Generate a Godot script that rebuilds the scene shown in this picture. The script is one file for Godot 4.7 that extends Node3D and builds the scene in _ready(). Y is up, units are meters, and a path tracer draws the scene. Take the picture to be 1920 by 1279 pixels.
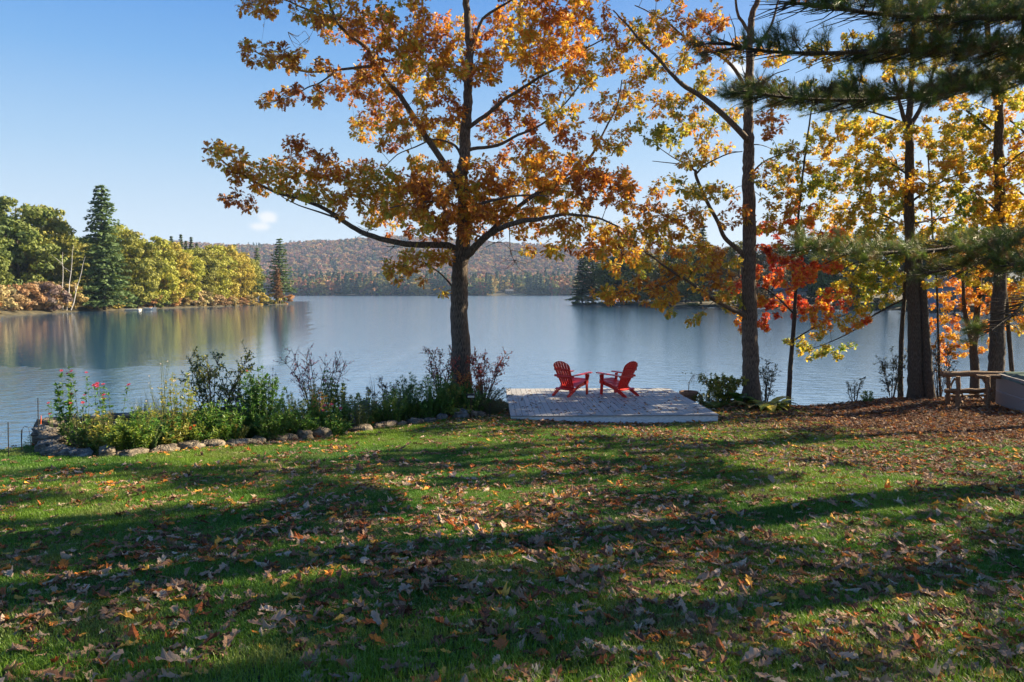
extends Node3D
# A lakeside lawn in autumn: deck with two red chairs, garden bed, oaks, pine, far shores and hills.
# World: camera at x = 0, z = 0, looking along -z. Lake level is y = 0. Units are metres.

const FOCAL := 1400.0            # focal length in photograph pixels (1920 wide)
const EYE := Vector3(0.0, 4.3, 0.0)
var pitch := atan(90.5 / 1400.0)
var rng := RandomNumberGenerator.new()
var noise_a := FastNoiseLite.new()
var noise_b := FastNoiseLite.new()
var M := {}                      # materials
var used_names := {}

# ---------------------------------------------------------------- small helpers
class MB:                        # collects triangles of one mesh
	var v := PackedVector3Array()
	var n := PackedVector3Array()
	var c := PackedColorArray()
	var ix := PackedInt32Array()
	func tri(a: Vector3, b: Vector3, d: Vector3) -> void:
		var k := v.size()
		v.append(a); v.append(b); v.append(d)
		ix.append(k); ix.append(k + 1); ix.append(k + 2)
	func tri_c(a: Vector3, b: Vector3, d: Vector3, col: Color) -> void:
		tri(a, b, d)
		c.append(col); c.append(col); c.append(col)
	func quad(a: Vector3, b: Vector3, d: Vector3, e: Vector3) -> void:   # corners in clockwise order seen from outside
		var k := v.size()
		v.append(a); v.append(b); v.append(d); v.append(e)
		ix.append_array(PackedInt32Array([k, k + 1, k + 2, k, k + 2, k + 3]))
	func tube(pts: Array, radii: Array, sides := 8, cap := true, squash := 1.0) -> void:
		var cnt := pts.size()
		if cnt < 2:
			return
		var t: Vector3 = (pts[1] - pts[0]).normalized()
		var nn: Vector3 = t.cross(Vector3(0, 0, 1) if absf(t.z) < 0.9 else Vector3(1, 0, 0)).normalized()
		var k0 := v.size()
		for i in cnt:
			var tt: Vector3 = (pts[mini(i + 1, cnt - 1)] - pts[maxi(i - 1, 0)]).normalized()
			nn = (nn - tt * nn.dot(tt)).normalized()
			var bb := tt.cross(nn)
			for s in sides:
				var a := TAU * s / sides
				var o: Vector3 = nn * cos(a) + bb * sin(a) * squash
				v.append(pts[i] + o * radii[i])
				n.append(o.normalized())
		for i in cnt - 1:
			for s in sides:
				var a := k0 + i * sides + s
				var b := k0 + i * sides + (s + 1) % sides
				ix.append_array(PackedInt32Array([a, a + sides, b, b, a + sides, b + sides]))
		if cap:
			for e in 2:
				var i: int = 0 if e == 0 else cnt - 1
				var axis: Vector3 = (pts[0] - pts[1]).normalized() if e == 0 else (pts[cnt - 1] - pts[cnt - 2]).normalized()
				var m0 := v.size()
				for s in sides:
					v.append(v[k0 + i * sides + s]); n.append(axis)
				v.append(pts[i] + axis * radii[i] * 0.15); n.append(axis)
				for s in sides:
					if e == 0:
						ix.append_array(PackedInt32Array([m0 + s, m0 + (s + 1) % sides, m0 + sides]))
					else:
						ix.append_array(PackedInt32Array([m0 + (s + 1) % sides, m0 + s, m0 + sides]))
	func box(size: Vector3, t: Transform3D, ch := 0.004) -> void:        # chamfered box, flat faces
		var h := size / 2.0
		var q := minf(ch, minf(h.x, minf(h.y, h.z)) * 0.8)
		var k := Vector3(q, q, q)
		var f := h - k
		for ax in 3:
			var u := (ax + 1) % 3
			var w := (ax + 2) % 3
			for s in [-1.0, 1.0]:
				var p := []
				for uv in [[-1, -1], [-1, 1], [1, 1], [1, -1]]:
					var a := Vector3.ZERO
					a[ax] = s * h[ax]; a[u] = uv[0] * f[u]; a[w] = uv[1] * f[w]
					p.append(t * a)
				if s < 0: p.reverse()
				quad(p[0], p[1], p[2], p[3])
		for ax in 3:
			var u := (ax + 1) % 3
			var w := (ax + 2) % 3
			for su in [-1.0, 1.0]:
				for sw in [-1.0, 1.0]:
					var p := []
					for e in [[-1, 0], [1, 0], [1, 1], [-1, 1]]:
						var a := Vector3.ZERO
						a[ax] = e[0] * f[ax]
						a[u] = su * (h[u] if e[1] == 0 else f[u])
						a[w] = sw * (f[w] if e[1] == 0 else h[w])
						p.append(t * a)
					if su * sw < 0: p.reverse()
					quad(p[0], p[1], p[2], p[3])
		for sx in [-1.0, 1.0]:
			for sy in [-1.0, 1.0]:
				for sz in [-1.0, 1.0]:
					var a := t * Vector3(sx * h.x, sy * f.y, sz * f.z)
					var b := t * Vector3(sx * f.x, sy * h.y, sz * f.z)
					var d := t * Vector3(sx * f.x, sy * f.y, sz * h.z)
					if sx * sy * sz > 0: tri(a, d, b)
					else: tri(a, b, d)
	func mesh() -> ArrayMesh:
		var arr := []
		arr.resize(Mesh.ARRAY_MAX)
		arr[Mesh.ARRAY_VERTEX] = v
		if n.size() == v.size() and n.size() > 0:
			arr[Mesh.ARRAY_NORMAL] = n
		if c.size() == v.size() and c.size() > 0:
			arr[Mesh.ARRAY_COLOR] = c
		arr[Mesh.ARRAY_INDEX] = ix
		var m := ArrayMesh.new()
		if ix.size() > 0:
			m.add_surface_from_arrays(Mesh.PRIMITIVE_TRIANGLES, arr)
		return m

func numbered(base_name: String) -> String:
	var k: int = used_names.get(base_name, 0)
	used_names[base_name] = k + 1
	return base_name if k == 0 else "%s_%03d" % [base_name, k]

func thing(called: String, label: String, category: String, where := Vector3.ZERO, turn := 0.0, group := "") -> Node3D:
	var o := Node3D.new()
	o.name = numbered(called)
	add_child(o)
	o.position = where
	o.rotation.y = turn
	tag(o, label, category, group)
	return o

func tag(o: Node3D, label: String, category := "", group := "", kind := "") -> void:
	if label != "": o.set_meta("label", label)
	if category != "": o.set_meta("category", category)
	if group != "": o.set_meta("group", group)
	if kind != "": o.set_meta("kind", kind)

func part(called: String, mesh: Mesh, mat: Material, parent: Node3D, where := Transform3D()) -> MeshInstance3D:
	var o := MeshInstance3D.new()
	o.name = called
	o.mesh = mesh
	o.material_override = mat
	o.cast_shadow = GeometryInstance3D.SHADOW_CASTING_SETTING_ON
	o.transform = where
	parent.add_child(o, true)
	return o

func structure(called: String, mesh: Mesh, mat: Material) -> MeshInstance3D:
	var o := part(numbered(called), mesh, mat, self)
	o.set_meta("kind", "structure")
	return o

func scatter(called: String, mesh: Mesh, mat: Material, xf: Array, cols: Array, parent: Node3D, label := "") -> MultiMeshInstance3D:
	var mm := MultiMesh.new()
	mm.transform_format = MultiMesh.TRANSFORM_3D
	mm.use_colors = true
	mm.mesh = mesh
	mm.instance_count = xf.size()
	for i in xf.size():
		mm.set_instance_transform(i, xf[i])
		mm.set_instance_color(i, cols[i])
	var o := MultiMeshInstance3D.new()
	o.name = called if parent != self else numbered(called)
	o.multimesh = mm
	o.material_override = mat
	o.set_meta("kind", "stuff")
	if label != "": o.set_meta("label", label)
	parent.add_child(o, true)
	return o

func P(px: float, py: float, d: float) -> Vector3:     # the point d metres out that stands at that spot of the photograph
	var u := (px - 960.0) / FOCAL
	var w := (639.5 - py) / FOCAL
	var t := d / (cos(pitch) + w * sin(pitch))
	return EYE + Vector3(u * t, (w * cos(pitch) - sin(pitch)) * t, -d)

func rv(a := 1.0) -> Vector3:
	return Vector3(rng.randf_range(-a, a), rng.randf_range(-a, a), rng.randf_range(-a, a))

func dir_rand() -> Vector3:
	var y := rng.randf_range(-1, 1)
	var a := rng.randf() * TAU
	var r := sqrt(1.0 - y * y)
	return Vector3(r * cos(a), y, r * sin(a))

func lin(c: Color) -> Color:                          # a real-world (linear) base colour as albedo_color wants it
	return c.linear_to_srgb()

func pick(pal: Array, jitter := 0.18) -> Color:
	var c: Color = pal[rng.randi() % pal.size()]
	var k := 1.0 + rng.randf_range(-jitter, jitter)
	return Color(c.r * k, c.g * k * rng.randf_range(0.94, 1.06), c.b * k)

func curve(table: Array, x: float) -> float:          # piecewise linear [[x, y], ...]
	if x <= table[0][0]: return table[0][1]
	for i in table.size() - 1:
		if x <= table[i + 1][0]:
			return lerpf(table[i][1], table[i + 1][1], (x - table[i][0]) / (table[i + 1][0] - table[i][0]))
	return table[-1][1]

func basis_along(y_axis: Vector3, spin: float) -> Basis:
	var y := y_axis.normalized()
	var x := y.cross(Vector3(0, 0, 1) if absf(y.z) < 0.9 else Vector3(1, 0, 0)).normalized()
	return Basis(x, y, x.cross(y)).rotated(y, spin)

# ---------------------------------------------------------------- textures and materials
func noise_tex(freq: float, oct := 4, seedy := 1, w := 512, h := 512, normal := false, strength := 6.0, kind := FastNoiseLite.TYPE_SIMPLEX_SMOOTH, ramp: Gradient = null) -> NoiseTexture2D:
	var f := FastNoiseLite.new()
	f.noise_type = kind
	f.frequency = freq
	f.fractal_octaves = oct
	f.seed = seedy
	var t := NoiseTexture2D.new()
	t.width = w
	t.height = h
	t.seamless = true
	t.seamless_blend_skirt = 0.2
	t.as_normal_map = normal
	t.bump_strength = strength
	t.noise = f
	if ramp: t.color_ramp = ramp
	return t

func ramp_of(stops: Array) -> Gradient:               # [[offset, linear colour], ...]
	var g := Gradient.new()
	var o := PackedFloat32Array()
	var c := PackedColorArray()
	for s in stops:
		o.append(s[0])
		c.append(lin(s[1]))
	g.offsets = o
	g.colors = c
	return g

func mat(called: String, col: Color, rough := 0.8) -> StandardMaterial3D:
	var m := StandardMaterial3D.new()
	m.resource_name = called
	m.albedo_color = lin(col)
	m.roughness = rough
	m.cull_mode = BaseMaterial3D.CULL_DISABLED
	M[called] = m
	return m

func tex_mat(called: String, tex: Texture2D, scale3: Vector3, rough: float, bump: Texture2D = null, bump_cm := 0.0, world := false) -> StandardMaterial3D:
	var m := mat(called, Color(1, 1, 1), rough)
	m.albedo_texture = tex
	m.uv1_triplanar = true
	m.uv1_world_triplanar = world
	m.uv1_scale = scale3
	if bump:
		m.heightmap_enabled = true
		m.heightmap_texture = bump
		m.heightmap_scale = bump_cm
	return m

func leaf_mat(called: String, back: float, rough := 0.55) -> StandardMaterial3D:
	var m := mat(called, Color(1, 1, 1), rough)
	m.vertex_color_use_as_albedo = true
	m.backlight_enabled = true
	m.backlight = Color(back, back, back).linear_to_srgb()
	return m

func make_materials() -> void:
	var bark_h := noise_tex(0.03, 5, 11)
	var g1 := ramp_of([[0.2, Color(0.03, 0.022, 0.016)], [0.5, Color(0.115, 0.084, 0.062)], [0.8, Color(0.23, 0.18, 0.14)]])
	tex_mat("oak_bark", noise_tex(0.03, 5, 11, 512, 512, false, 6.0, FastNoiseLite.TYPE_SIMPLEX_SMOOTH, g1), Vector3(2.6, 0.42, 2.6), 0.9, bark_h, 4.0)
	var g2 := ramp_of([[0.2, Color(0.025, 0.02, 0.014)], [0.6, Color(0.085, 0.066, 0.05)], [0.9, Color(0.15, 0.13, 0.1)]])
	tex_mat("dark_bark", noise_tex(0.03, 5, 12, 512, 512, false, 6.0, FastNoiseLite.TYPE_SIMPLEX_SMOOTH, g2), Vector3(3.0, 0.5, 3.0), 0.9, bark_h, 3.0)
	mat("twig_bark", Color(0.055, 0.042, 0.034), 0.85)
	mat("birch_bark", Color(0.62, 0.6, 0.55), 0.7)
	leaf_mat("oak_leaf", 0.95, 0.5)
	leaf_mat("thin_leaf", 1.0, 0.5)
	leaf_mat("far_leaf", 0.55, 0.7)
	leaf_mat("needles", 0.6, 0.5)
	leaf_mat("grass_blade", 0.75, 0.5)
	leaf_mat("litter", 0.25, 0.75).metallic_specular = 0.2
	leaf_mat("garden_leaf", 0.8, 0.45)
	leaf_mat("petal", 0.8, 0.6)
	var ground := tex_mat("ground_soil", noise_tex(0.02, 5, 3, 512, 512, false, 6.0, FastNoiseLite.TYPE_SIMPLEX_SMOOTH,
		ramp_of([[0.25, Color(0.5, 0.48, 0.45)], [0.6, Color(0.9, 0.9, 0.9)], [0.85, Color(1, 1, 0.95)]])), Vector3(0.9, 0.9, 0.9), 0.95, noise_tex(0.06, 4, 5), 5.0, true)
	ground.vertex_color_use_as_albedo = true
	var stone_g := ramp_of([[0.2, Color(0.06, 0.048, 0.034)], [0.5, Color(0.15, 0.12, 0.085)], [0.75, Color(0.24, 0.2, 0.145)], [0.95, Color(0.34, 0.29, 0.21)]])
	tex_mat("stone", noise_tex(0.012, 6, 21, 512, 512, false, 6.0, FastNoiseLite.TYPE_SIMPLEX_SMOOTH, stone_g), Vector3(0.9, 1.6, 0.9), 0.85, noise_tex(0.04, 5, 22), 4.0, true)
	var stone_g2 := ramp_of([[0.2, Color(0.06, 0.057, 0.052)], [0.5, Color(0.13, 0.125, 0.115)], [0.8, Color(0.24, 0.23, 0.2)]])
	tex_mat("grey_stone", noise_tex(0.012, 6, 27, 512, 512, false, 6.0, FastNoiseLite.TYPE_SIMPLEX_SMOOTH, stone_g2), Vector3(1.0, 1.4, 1.0), 0.85, noise_tex(0.04, 5, 28), 4.0, true)
	for k in 3:
		var e: float = [0.92, 1.0, 1.07][k]
		var dg := ramp_of([[0.25, Color(0.26, 0.26, 0.265) * e], [0.55, Color(0.31, 0.308, 0.305) * e], [0.8, Color(0.36, 0.355, 0.345) * e]])
		tex_mat("deck_board_%d" % k, noise_tex(0.03, 4, 31 + k, 512, 512, false, 6.0, FastNoiseLite.TYPE_SIMPLEX_SMOOTH, dg), Vector3(6.0, 2.0, 0.8), 0.6, noise_tex(0.08, 3, 35), 0.25)
	var wg := ramp_of([[0.2, Color(0.62, 0.63, 0.65)], [0.6, Color(0.74, 0.75, 0.77)], [0.9, Color(0.8, 0.8, 0.8)]])
	tex_mat("fascia_paint", noise_tex(0.015, 5, 41, 512, 512, false, 6.0, FastNoiseLite.TYPE_SIMPLEX_SMOOTH, wg), Vector3(1, 3, 1), 0.55)
	var rg := ramp_of([[0.2, Color(0.52, 0.012, 0.008)], [0.6, Color(0.64, 0.017, 0.01)], [0.85, Color(0.7, 0.03, 0.02)]])
	tex_mat("red_paint", noise_tex(0.02, 4, 42, 256, 256, false, 6.0, FastNoiseLite.TYPE_SIMPLEX_SMOOTH, rg), Vector3(3, 3, 3), 0.42, noise_tex(0.06, 3, 43, 256, 256), 0.1)
	var lg := ramp_of([[0.2, Color(0.10, 0.055, 0.03)], [0.55, Color(0.22, 0.13, 0.07)], [0.85, Color(0.34, 0.23, 0.14)]])
	tex_mat("log_wood", noise_tex(0.02, 5, 44, 512, 512, false, 6.0, FastNoiseLite.TYPE_SIMPLEX_SMOOTH, lg), Vector3(2, 3, 4), 0.85, noise_tex(0.05, 4, 45), 2.0)
	var tg := ramp_of([[0.2, Color(0.17, 0.09, 0.055)], [0.8, Color(0.27, 0.15, 0.09)]])
	tex_mat("terracotta", noise_tex(0.02, 4, 46, 256, 256, false, 6.0, FastNoiseLite.TYPE_SIMPLEX_SMOOTH, tg), Vector3(2, 2, 2), 0.8)
	mat("bronze", Color(0.045, 0.032, 0.022), 0.45).metallic = 0.6
	mat("black_iron", Color(0.02, 0.02, 0.02), 0.5)
	mat("orange_plastic", Color(0.75, 0.13, 0.03), 0.5)
	mat("lamp_glass", Color(0.45, 0.42, 0.38), 0.25)
	mat("grey_panel", Color(0.2, 0.2, 0.22), 0.6)
	mat("green_cover", Color(0.012, 0.06, 0.05), 0.55)
	mat("house_white", Color(0.7, 0.7, 0.68), 0.7)
	mat("house_tan", Color(0.2, 0.16, 0.13), 0.7)
	mat("house_blue", Color(0.12, 0.15, 0.2), 0.7)
	mat("house_roof", Color(0.1, 0.1, 0.1), 0.8)
	mat("dark_glass", Color(0.02, 0.025, 0.03), 0.1)
	mat("dark_core", Color(0.03, 0.032, 0.018), 0.95)
	mat("blue_glaze", Color(0.02, 0.025, 0.12), 0.3)
	var fg := ramp_of([[0.2, Color(0.03, 0.025, 0.012)], [0.6, Color(0.07, 0.06, 0.03)], [0.9, Color(0.11, 0.09, 0.05)]])
	tex_mat("forest_floor", noise_tex(0.02, 5, 51, 512, 512, false, 6.0, FastNoiseLite.TYPE_SIMPLEX_SMOOTH, fg), Vector3(0.05, 0.05, 0.05), 0.95, null, 0.0, true)
	var w := mat("lake_water", Color(0.022, 0.075, 0.15), 0.06)
	w.metallic_specular = 0.7
	w.clearcoat_enabled = true
	w.clearcoat = 0.7
	w.clearcoat_roughness = 0.18
	w.normal_enabled = true
	w.normal_texture = noise_tex(0.012, 5, 61, 1024, 1024, true, 8.0)
	w.normal_scale = WATER_SLOPE
	w.uv1_scale = Vector3(1.0 / 19.0, 1.0 / 9.0, 1.0)
	var cw: StandardMaterial3D = w.duplicate()
	cw.resource_name = "calm_water"
	cw.normal_scale = WATER_SLOPE * 0.2
	cw.clearcoat_roughness = 0.1
	cw.clearcoat = 0.0
	cw.roughness = 0.05
	M["calm_water"] = cw
const WATER_SLOPE := 0.42

# ---------------------------------------------------------------- light, sky, camera
const SUN_AZ := 68.0            # degrees to the right of the view
const SUN_EL := 29.0

func sun_dir() -> Vector3:
	var a := deg_to_rad(SUN_AZ)
	var e := deg_to_rad(SUN_EL)
	return Vector3(sin(a) * cos(e), sin(e), -cos(a) * cos(e))

func make_sky() -> ImageTexture:
	var w := 2048
	var h := 1024
	var px := PackedFloat32Array()
	px.resize(w * h * 3)
	var s := sun_dir()
	var cn := FastNoiseLite.new()
	cn.seed = 5
	cn.frequency = 2.2
	cn.fractal_octaves = 5
	var air_r := [[0, 0.80], [4, 0.70], [10, 0.43], [16, 0.22], [22, 0.1], [40, 0.07], [90, 0.055]]     # clear air by elevation in degrees
	var air_g := [[0, 0.88], [4, 0.83], [10, 0.65], [16, 0.47], [22, 0.32], [40, 0.24], [90, 0.19]]
	var air_b := [[0, 0.95], [4, 0.95], [10, 0.90], [16, 0.85], [22, 0.78], [40, 0.64], [90, 0.54]]
	# fair-weather puffs: [azimuth, elevation, half width, half height] in degrees
	var puffs := [[-18.0, 5.4, 0.95, 0.5], [-18.5, 4.7, 0.9, 0.45], [16.5, 15.6, 1.6, 0.9], [110.0, 8.0, 9.0, 2.2], [150.0, 10.0, 8.0, 2.5], [-60.0, 6.0, 6.0, 1.2], [-100.0, 8.0, 8.0, 2.0], [-140.0, 7.0, 9.0, 2.0]]
	for j in h:
		var el := (0.5 - (j + 0.5) / h) * PI
		var base := Vector3(curve(air_r, rad_to_deg(el)), curve(air_g, rad_to_deg(el)), curve(air_b, rad_to_deg(el)))
		var ce := cos(el)
		var eld := rad_to_deg(el)
		var near := []
		for p in puffs:
			if absf(eld - p[1]) < p[3] * 2.0: near.append(p)
		for i in w:
			var az := wrapf((i + 0.5) / w * TAU, -PI, PI)
			var dx := sin(az) * ce
			var dz := -cos(az) * ce
			var cs := dx * s.x + sin(el) * s.y + dz * s.z
			var col := base
			if cs > 0.0:
				var g := 1.1 * pow(cs, 3.0) * exp(-maxf(sin(el), 0.0) * 2.5) + 0.5 * pow(cs, 40.0)
				col += Vector3(0.62, 0.56, 0.46) * g
			if not near.is_empty():
				var azd := rad_to_deg(az)
				var dens := -9.0
				for p in near:
					var ex: float = (azd - p[0]) / p[2]
					var ey: float = (eld - p[1]) / p[3]
					var q: float = 1.0 - sqrt(ex * ex + (ey * ey if ey > 0.0 else ey * ey * 1.8))
					dens = maxf(dens, q)
				if dens > -0.6:
					var k := cn.get_noise_3d(dx * 9.0, sin(el) * 16.0, dz * 9.0)
					dens = smoothstep(0.05, 0.55, dens + k * 0.9)
					col = col.lerp(Vector3(1.0, 1.0, 1.0) * (0.97 + 0.25 * maxf(cs, 0.0)), dens * 0.93)
			var o := (j * w + i) * 3
			px[o] = col.x
			px[o + 1] = col.y
			px[o + 2] = col.z
	return ImageTexture.create_from_image(Image.create_from_data(w, h, false, Image.FORMAT_RGBF, px.to_byte_array()))

func make_light() -> void:
	var cam := Camera3D.new()
	cam.name = "camera"
	cam.position = EYE
	cam.rotation.x = -pitch
	cam.fov = rad_to_deg(2.0 * atan(639.5 / FOCAL))
	cam.near = 0.05
	cam.far = 9000.0
	cam.current = true
	add_child(cam)
	var env := Environment.new()
	env.background_mode = Environment.BG_SKY
	var sm := PanoramaSkyMaterial.new()
	sm.panorama = make_sky()
	sm.energy_multiplier = 1.0
	env.sky = Sky.new()
	env.sky.sky_material = sm
	env.background_energy_multiplier = 0.295
	env.tonemap_mode = Environment.TONE_MAPPER_LINEAR
	env.tonemap_exposure = 3.4
	env.sdfgi_enabled = true
	env.ssao_enabled = true
	env.ssil_enabled = true
	env.fog_enabled = true
	env.fog_mode = Environment.FOG_MODE_EXPONENTIAL
	env.fog_density = 0.0001
	env.fog_light_color = Color(0.70, 0.83, 1.0)
	var we := WorldEnvironment.new()
	we.name = "world_environment"
	we.environment = env
	add_child(we)
	var sun := DirectionalLight3D.new()
	sun.name = "sun"
	sun.light_color = Color(1.0, 0.92, 0.78)
	sun.light_energy = 1.6
	sun.light_angular_distance = 0.5
	sun.shadow_enabled = true
	add_child(sun)
	sun.look_at_from_position(sun_dir() * 100.0, Vector3.ZERO)

# ---------------------------------------------------------------- ground and water
const SHORE := [[-60, 7.0], [-30, 9.0], [-14, 11.2], [-9.2, 12.4], [-8.75, 12.6], [-8.45, 14.4], [-6.4, 14.9], [-5.1, 16.2], [-3.3, 18.4], [-1.6, 20.3], [0.0, 20.6], [1, 20.9], [4.6, 20.9], [5.6, 21.9], [8, 22.3], [12, 23.0], [16, 24.0], [30, 26.0], [60, 28.0]]
const BED_FRONT := [[85, 11.7], [150, 11.5], [250, 11.5], [330, 12.0], [440, 12.7], [500, 13.3], [560, 13.7], [600, 14.1], [650, 14.9], [700, 15.9], [760, 16.3], [850, 16.9], [920, 17.2]]

func ground_y(x: float, z: float) -> float:
	var d := -z
	var y := 2.7 - 0.082 * d + 0.03 * sin(x * 0.9 + d * 0.5) + noise_a.get_noise_2d(x * 2.0, d * 2.0) * 0.06
	if d < 0.0: y = 2.7 - 0.05 * d
	y += 0.5 * exp(-((x + 1.25) * (x + 1.25) + (d - 19.0) * (d - 19.0)) / 2.2)
	y += 0.28 * exp(-((x - 6.7) * (x - 6.7) + (d - 21.0) * (d - 21.0)) / 2.0)
	y += 0.2 * exp(-((x - 12.3) * (x - 12.3) + (d - 22.0) * (d - 22.0)) / 5.0)
	if x > 9.0: y += (x - 9.0) * 0.025
	var s := curve(SHORE, x)
	if d > s - 0.3:
		y = lerpf(y, -1.0, smoothstep(s - 0.3, s + 1.5, d))
	return y

func bed_side(x: float, d: float) -> float:            # > 0 inside the garden bed
	var px := 960.0 + x / d * FOCAL * 0.991
	if px < 80.0 or px > 935.0: return -1.0
	return d - curve(BED_FRONT, px)

func litter_amount(x: float, d: float) -> float:       # 0 lawn .. 1 bare duff under the trees
	var k := smoothstep(4.5, 9.0, x + noise_b.get_noise_2d(x * 3.0, d * 3.0) * 2.0) * smoothstep(12.0, 16.5, d + (x - 7.0) * 0.35)
	return clampf(k, 0.0, 1.0)

func make_ground() -> void:
	var xs := []
	var ds := []
	var x := -60.0
	while x <= 60.0:
		xs.append(x)
		x += 0.3 if absf(x) < 18.0 else 1.5
	var d := -30.0
	while d <= 34.0:
		ds.append(d)
		d += 0.25 if d > 1.0 and d < 26.0 else 1.0
	var mb := MB.new()
	for dd in ds:
		for xx in xs:
			var y := ground_y(xx, -dd)
			mb.v.append(Vector3(xx, y, -dd))
			var e := 0.12
			mb.n.append(Vector3(ground_y(xx - e, -dd) - ground_y(xx + e, -dd), 2.0 * e, ground_y(xx, -dd - e) - ground_y(xx, -dd + e)).normalized())
			var green := Color(0.045, 0.085, 0.016)
			var brown := Color(0.12, 0.07, 0.04)
			var soil := Color(0.055, 0.04, 0.027)
			var l := litter_amount(xx, dd)
			l = maxf(l, smoothstep(0.1, 0.5, noise_b.get_noise_2d(xx * 2.2 + 40.0, dd * 2.2)) * 0.55)
			if dd > curve(SHORE, xx) - 0.6: l = 1.0
			var c := green.lerp(brown, l)
			if bed_side(xx, dd) > 0.1: c = soil
			mb.c.append(c)
	var nx := xs.size()
	for j in ds.size() - 1:
		for i in nx - 1:
			var a := j * nx + i
			mb.ix.append_array(PackedInt32Array([a, a + nx, a + 1, a + 1, a + nx, a + nx + 1]))
	structure("ground", mb.mesh(), M.ground_soil)

func lake_surface(m: ArrayMesh, xs: Array, edges: Array, material: Material) -> void:      # rows of water between the given edges (functions of x, as distances)
	var arr := []
	arr.resize(Mesh.ARRAY_MAX)
	var v := PackedVector3Array()
	var n := PackedVector3Array()
	var uv := PackedVector2Array()
	var tg := PackedFloat32Array()
	var ix := PackedInt32Array()
	for e in edges:
		for x in xs:
			var d: float = e.call(x)
			v.append(Vector3(x, 0.0, -d))
			n.append(Vector3.UP)
			uv.append(Vector2(x, -d))
			tg.append_array(PackedFloat32Array([1, 0, 0, 1]))
	var nx := xs.size()
	for j in edges.size() - 1:
		for i in nx - 1:
			var a := j * nx + i
			ix.append_array(PackedInt32Array([a, a + nx, a + 1, a + 1, a + nx, a + nx + 1]))
	arr[Mesh.ARRAY_VERTEX] = v
	arr[Mesh.ARRAY_NORMAL] = n
	arr[Mesh.ARRAY_TEX_UV] = uv
	arr[Mesh.ARRAY_TANGENT] = tg
	arr[Mesh.ARRAY_INDEX] = ix
	m.add_surface_from_arrays(Mesh.PRIMITIVE_TRIANGLES, arr)
	m.surface_set_material(m.get_surface_count() - 1, material)

func wind_line(x: float) -> float:
	return 43.0 + maxf(x + 20.0, 0.0) * 0.35 + 2.2 * noise_a.get_noise_1d(x * 9.0) + 1.2 * noise_b.get_noise_1d(x * 30.0)

func calm_end(x: float) -> float:              # the lee of the left point
	return maxf(wind_line(x), minf(420.0, -x / (0.272 + 0.02 * noise_b.get_noise_1d(x * 40.0))))

func make_lake() -> void:
	var m := ArrayMesh.new()
	var xs := [-2600.0, -400.0]
	for i in 401: xs.append(-100.0 + i * 0.5)
	xs.append_array([400.0, 2600.0])
	var flat := func(d: float) -> Callable: return func(_x: float) -> float: return d
	lake_surface(m, xs, [flat.call(4.0), wind_line], M.lake_water)
	lake_surface(m, xs, [wind_line, calm_end], M.calm_water)
	lake_surface(m, xs, [calm_end, flat.call(2600.0)], M.lake_water)
	var o := structure("lake", m, null)
	o.material_override = null

const LEFT_SHORE := [[20, -40], [60, -70], [110, -93], [140, -96], [172, -100], [194, -98], [231, -93], [262, -90], [285, -85], [296, -95], [305, -120]]   # [distance, x of the water's edge]
const RIGHT_SHORE := [[120, 260], [138, 150], [150, 122], [180, 98], [215, 70], [240, 40], [262, 20], [275, 26], [300, 60], [330, 140]]

func left_land_y(x: float, d: float) -> float:
	var e := curve(LEFT_SHORE, d) - x                   # metres inland
	return clampf(e * 0.35, -1.5, 0.7) + maxf(e - 2.0, 0.0) * 0.05

func right_land_y(x: float, d: float) -> float:
	var e := x - curve(RIGHT_SHORE, d)
	return clampf(e * 0.35, -1.5, 0.6) + maxf(e - 2.0, 0.0) * 0.035

func far_land_y(x: float, d: float) -> float:
	var e := d - 1150.0 - 25.0 * sin(x * 0.011)
	var y := clampf(e * 0.05, -1.5, 1.0) + maxf(e - 20.0, 0.0) * 0.06
	return y

const RIDGE := [[-2000, 120], [-1300, 160], [-720, 140], [-620, 158], [-430, 172], [-330, 176], [-200, 168], [-20, 148], [150, 138], [330, 130], [600, 122], [900, 118], [1400, 100], [2000, 90]]

func hill_y(x: float, d: float) -> float:
	var t := clampf((d - 1500.0) / 900.0, 0.0, 1.3)
	var r := curve(RIDGE, x)
	var k := smoothstep(0.0, 1.0, minf(t, 1.0)) if t <= 1.0 else 1.0 - (t - 1.0) * 0.8
	return 22.0 + r * 0.82 * k + noise_a.get_noise_2d(x * 0.12, d * 0.12) * 14.0 * smoothstep(0.0, 0.4, t)

func land_sheet(called: String, x0: float, x1: float, d0: float, d1: float, step: float, f: Callable) -> void:
	var mb := MB.new()
	var nx := int((x1 - x0) / step) + 1
	var nd := int((d1 - d0) / step) + 1
	for j in nd:
		for i in nx:
			var x := x0 + i * step
			var d := d0 + j * step
			mb.v.append(Vector3(x, f.call(x, d), -d))
			mb.n.append(Vector3(f.call(x - 1.0, d) - f.call(x + 1.0, d), 2.0, f.call(x, d + 1.0) - f.call(x, d - 1.0)).normalized())
	for j in nd - 1:
		for i in nx - 1:
			var a := j * nx + i
			mb.ix.append_array(PackedInt32Array([a, a + nx, a + 1, a + 1, a + nx, a + nx + 1]))
	structure(called, mb.mesh(), M.forest_floor)

func make_lands() -> void:
	land_sheet("left_shore_land", -420.0, -38.0, 20.0, 320.0, 3.0, left_land_y)
	land_sheet("right_shore_land", 14.0, 470.0, 110.0, 345.0, 3.0, right_land_y)
	land_sheet("far_shore_land", -1500.0, 1500.0, 1110.0, 1560.0, 25.0, far_land_y)
	land_sheet("distant_hills", -1900.0, 1900.0, 1480.0, 2700.0, 25.0, hill_y)

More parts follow.
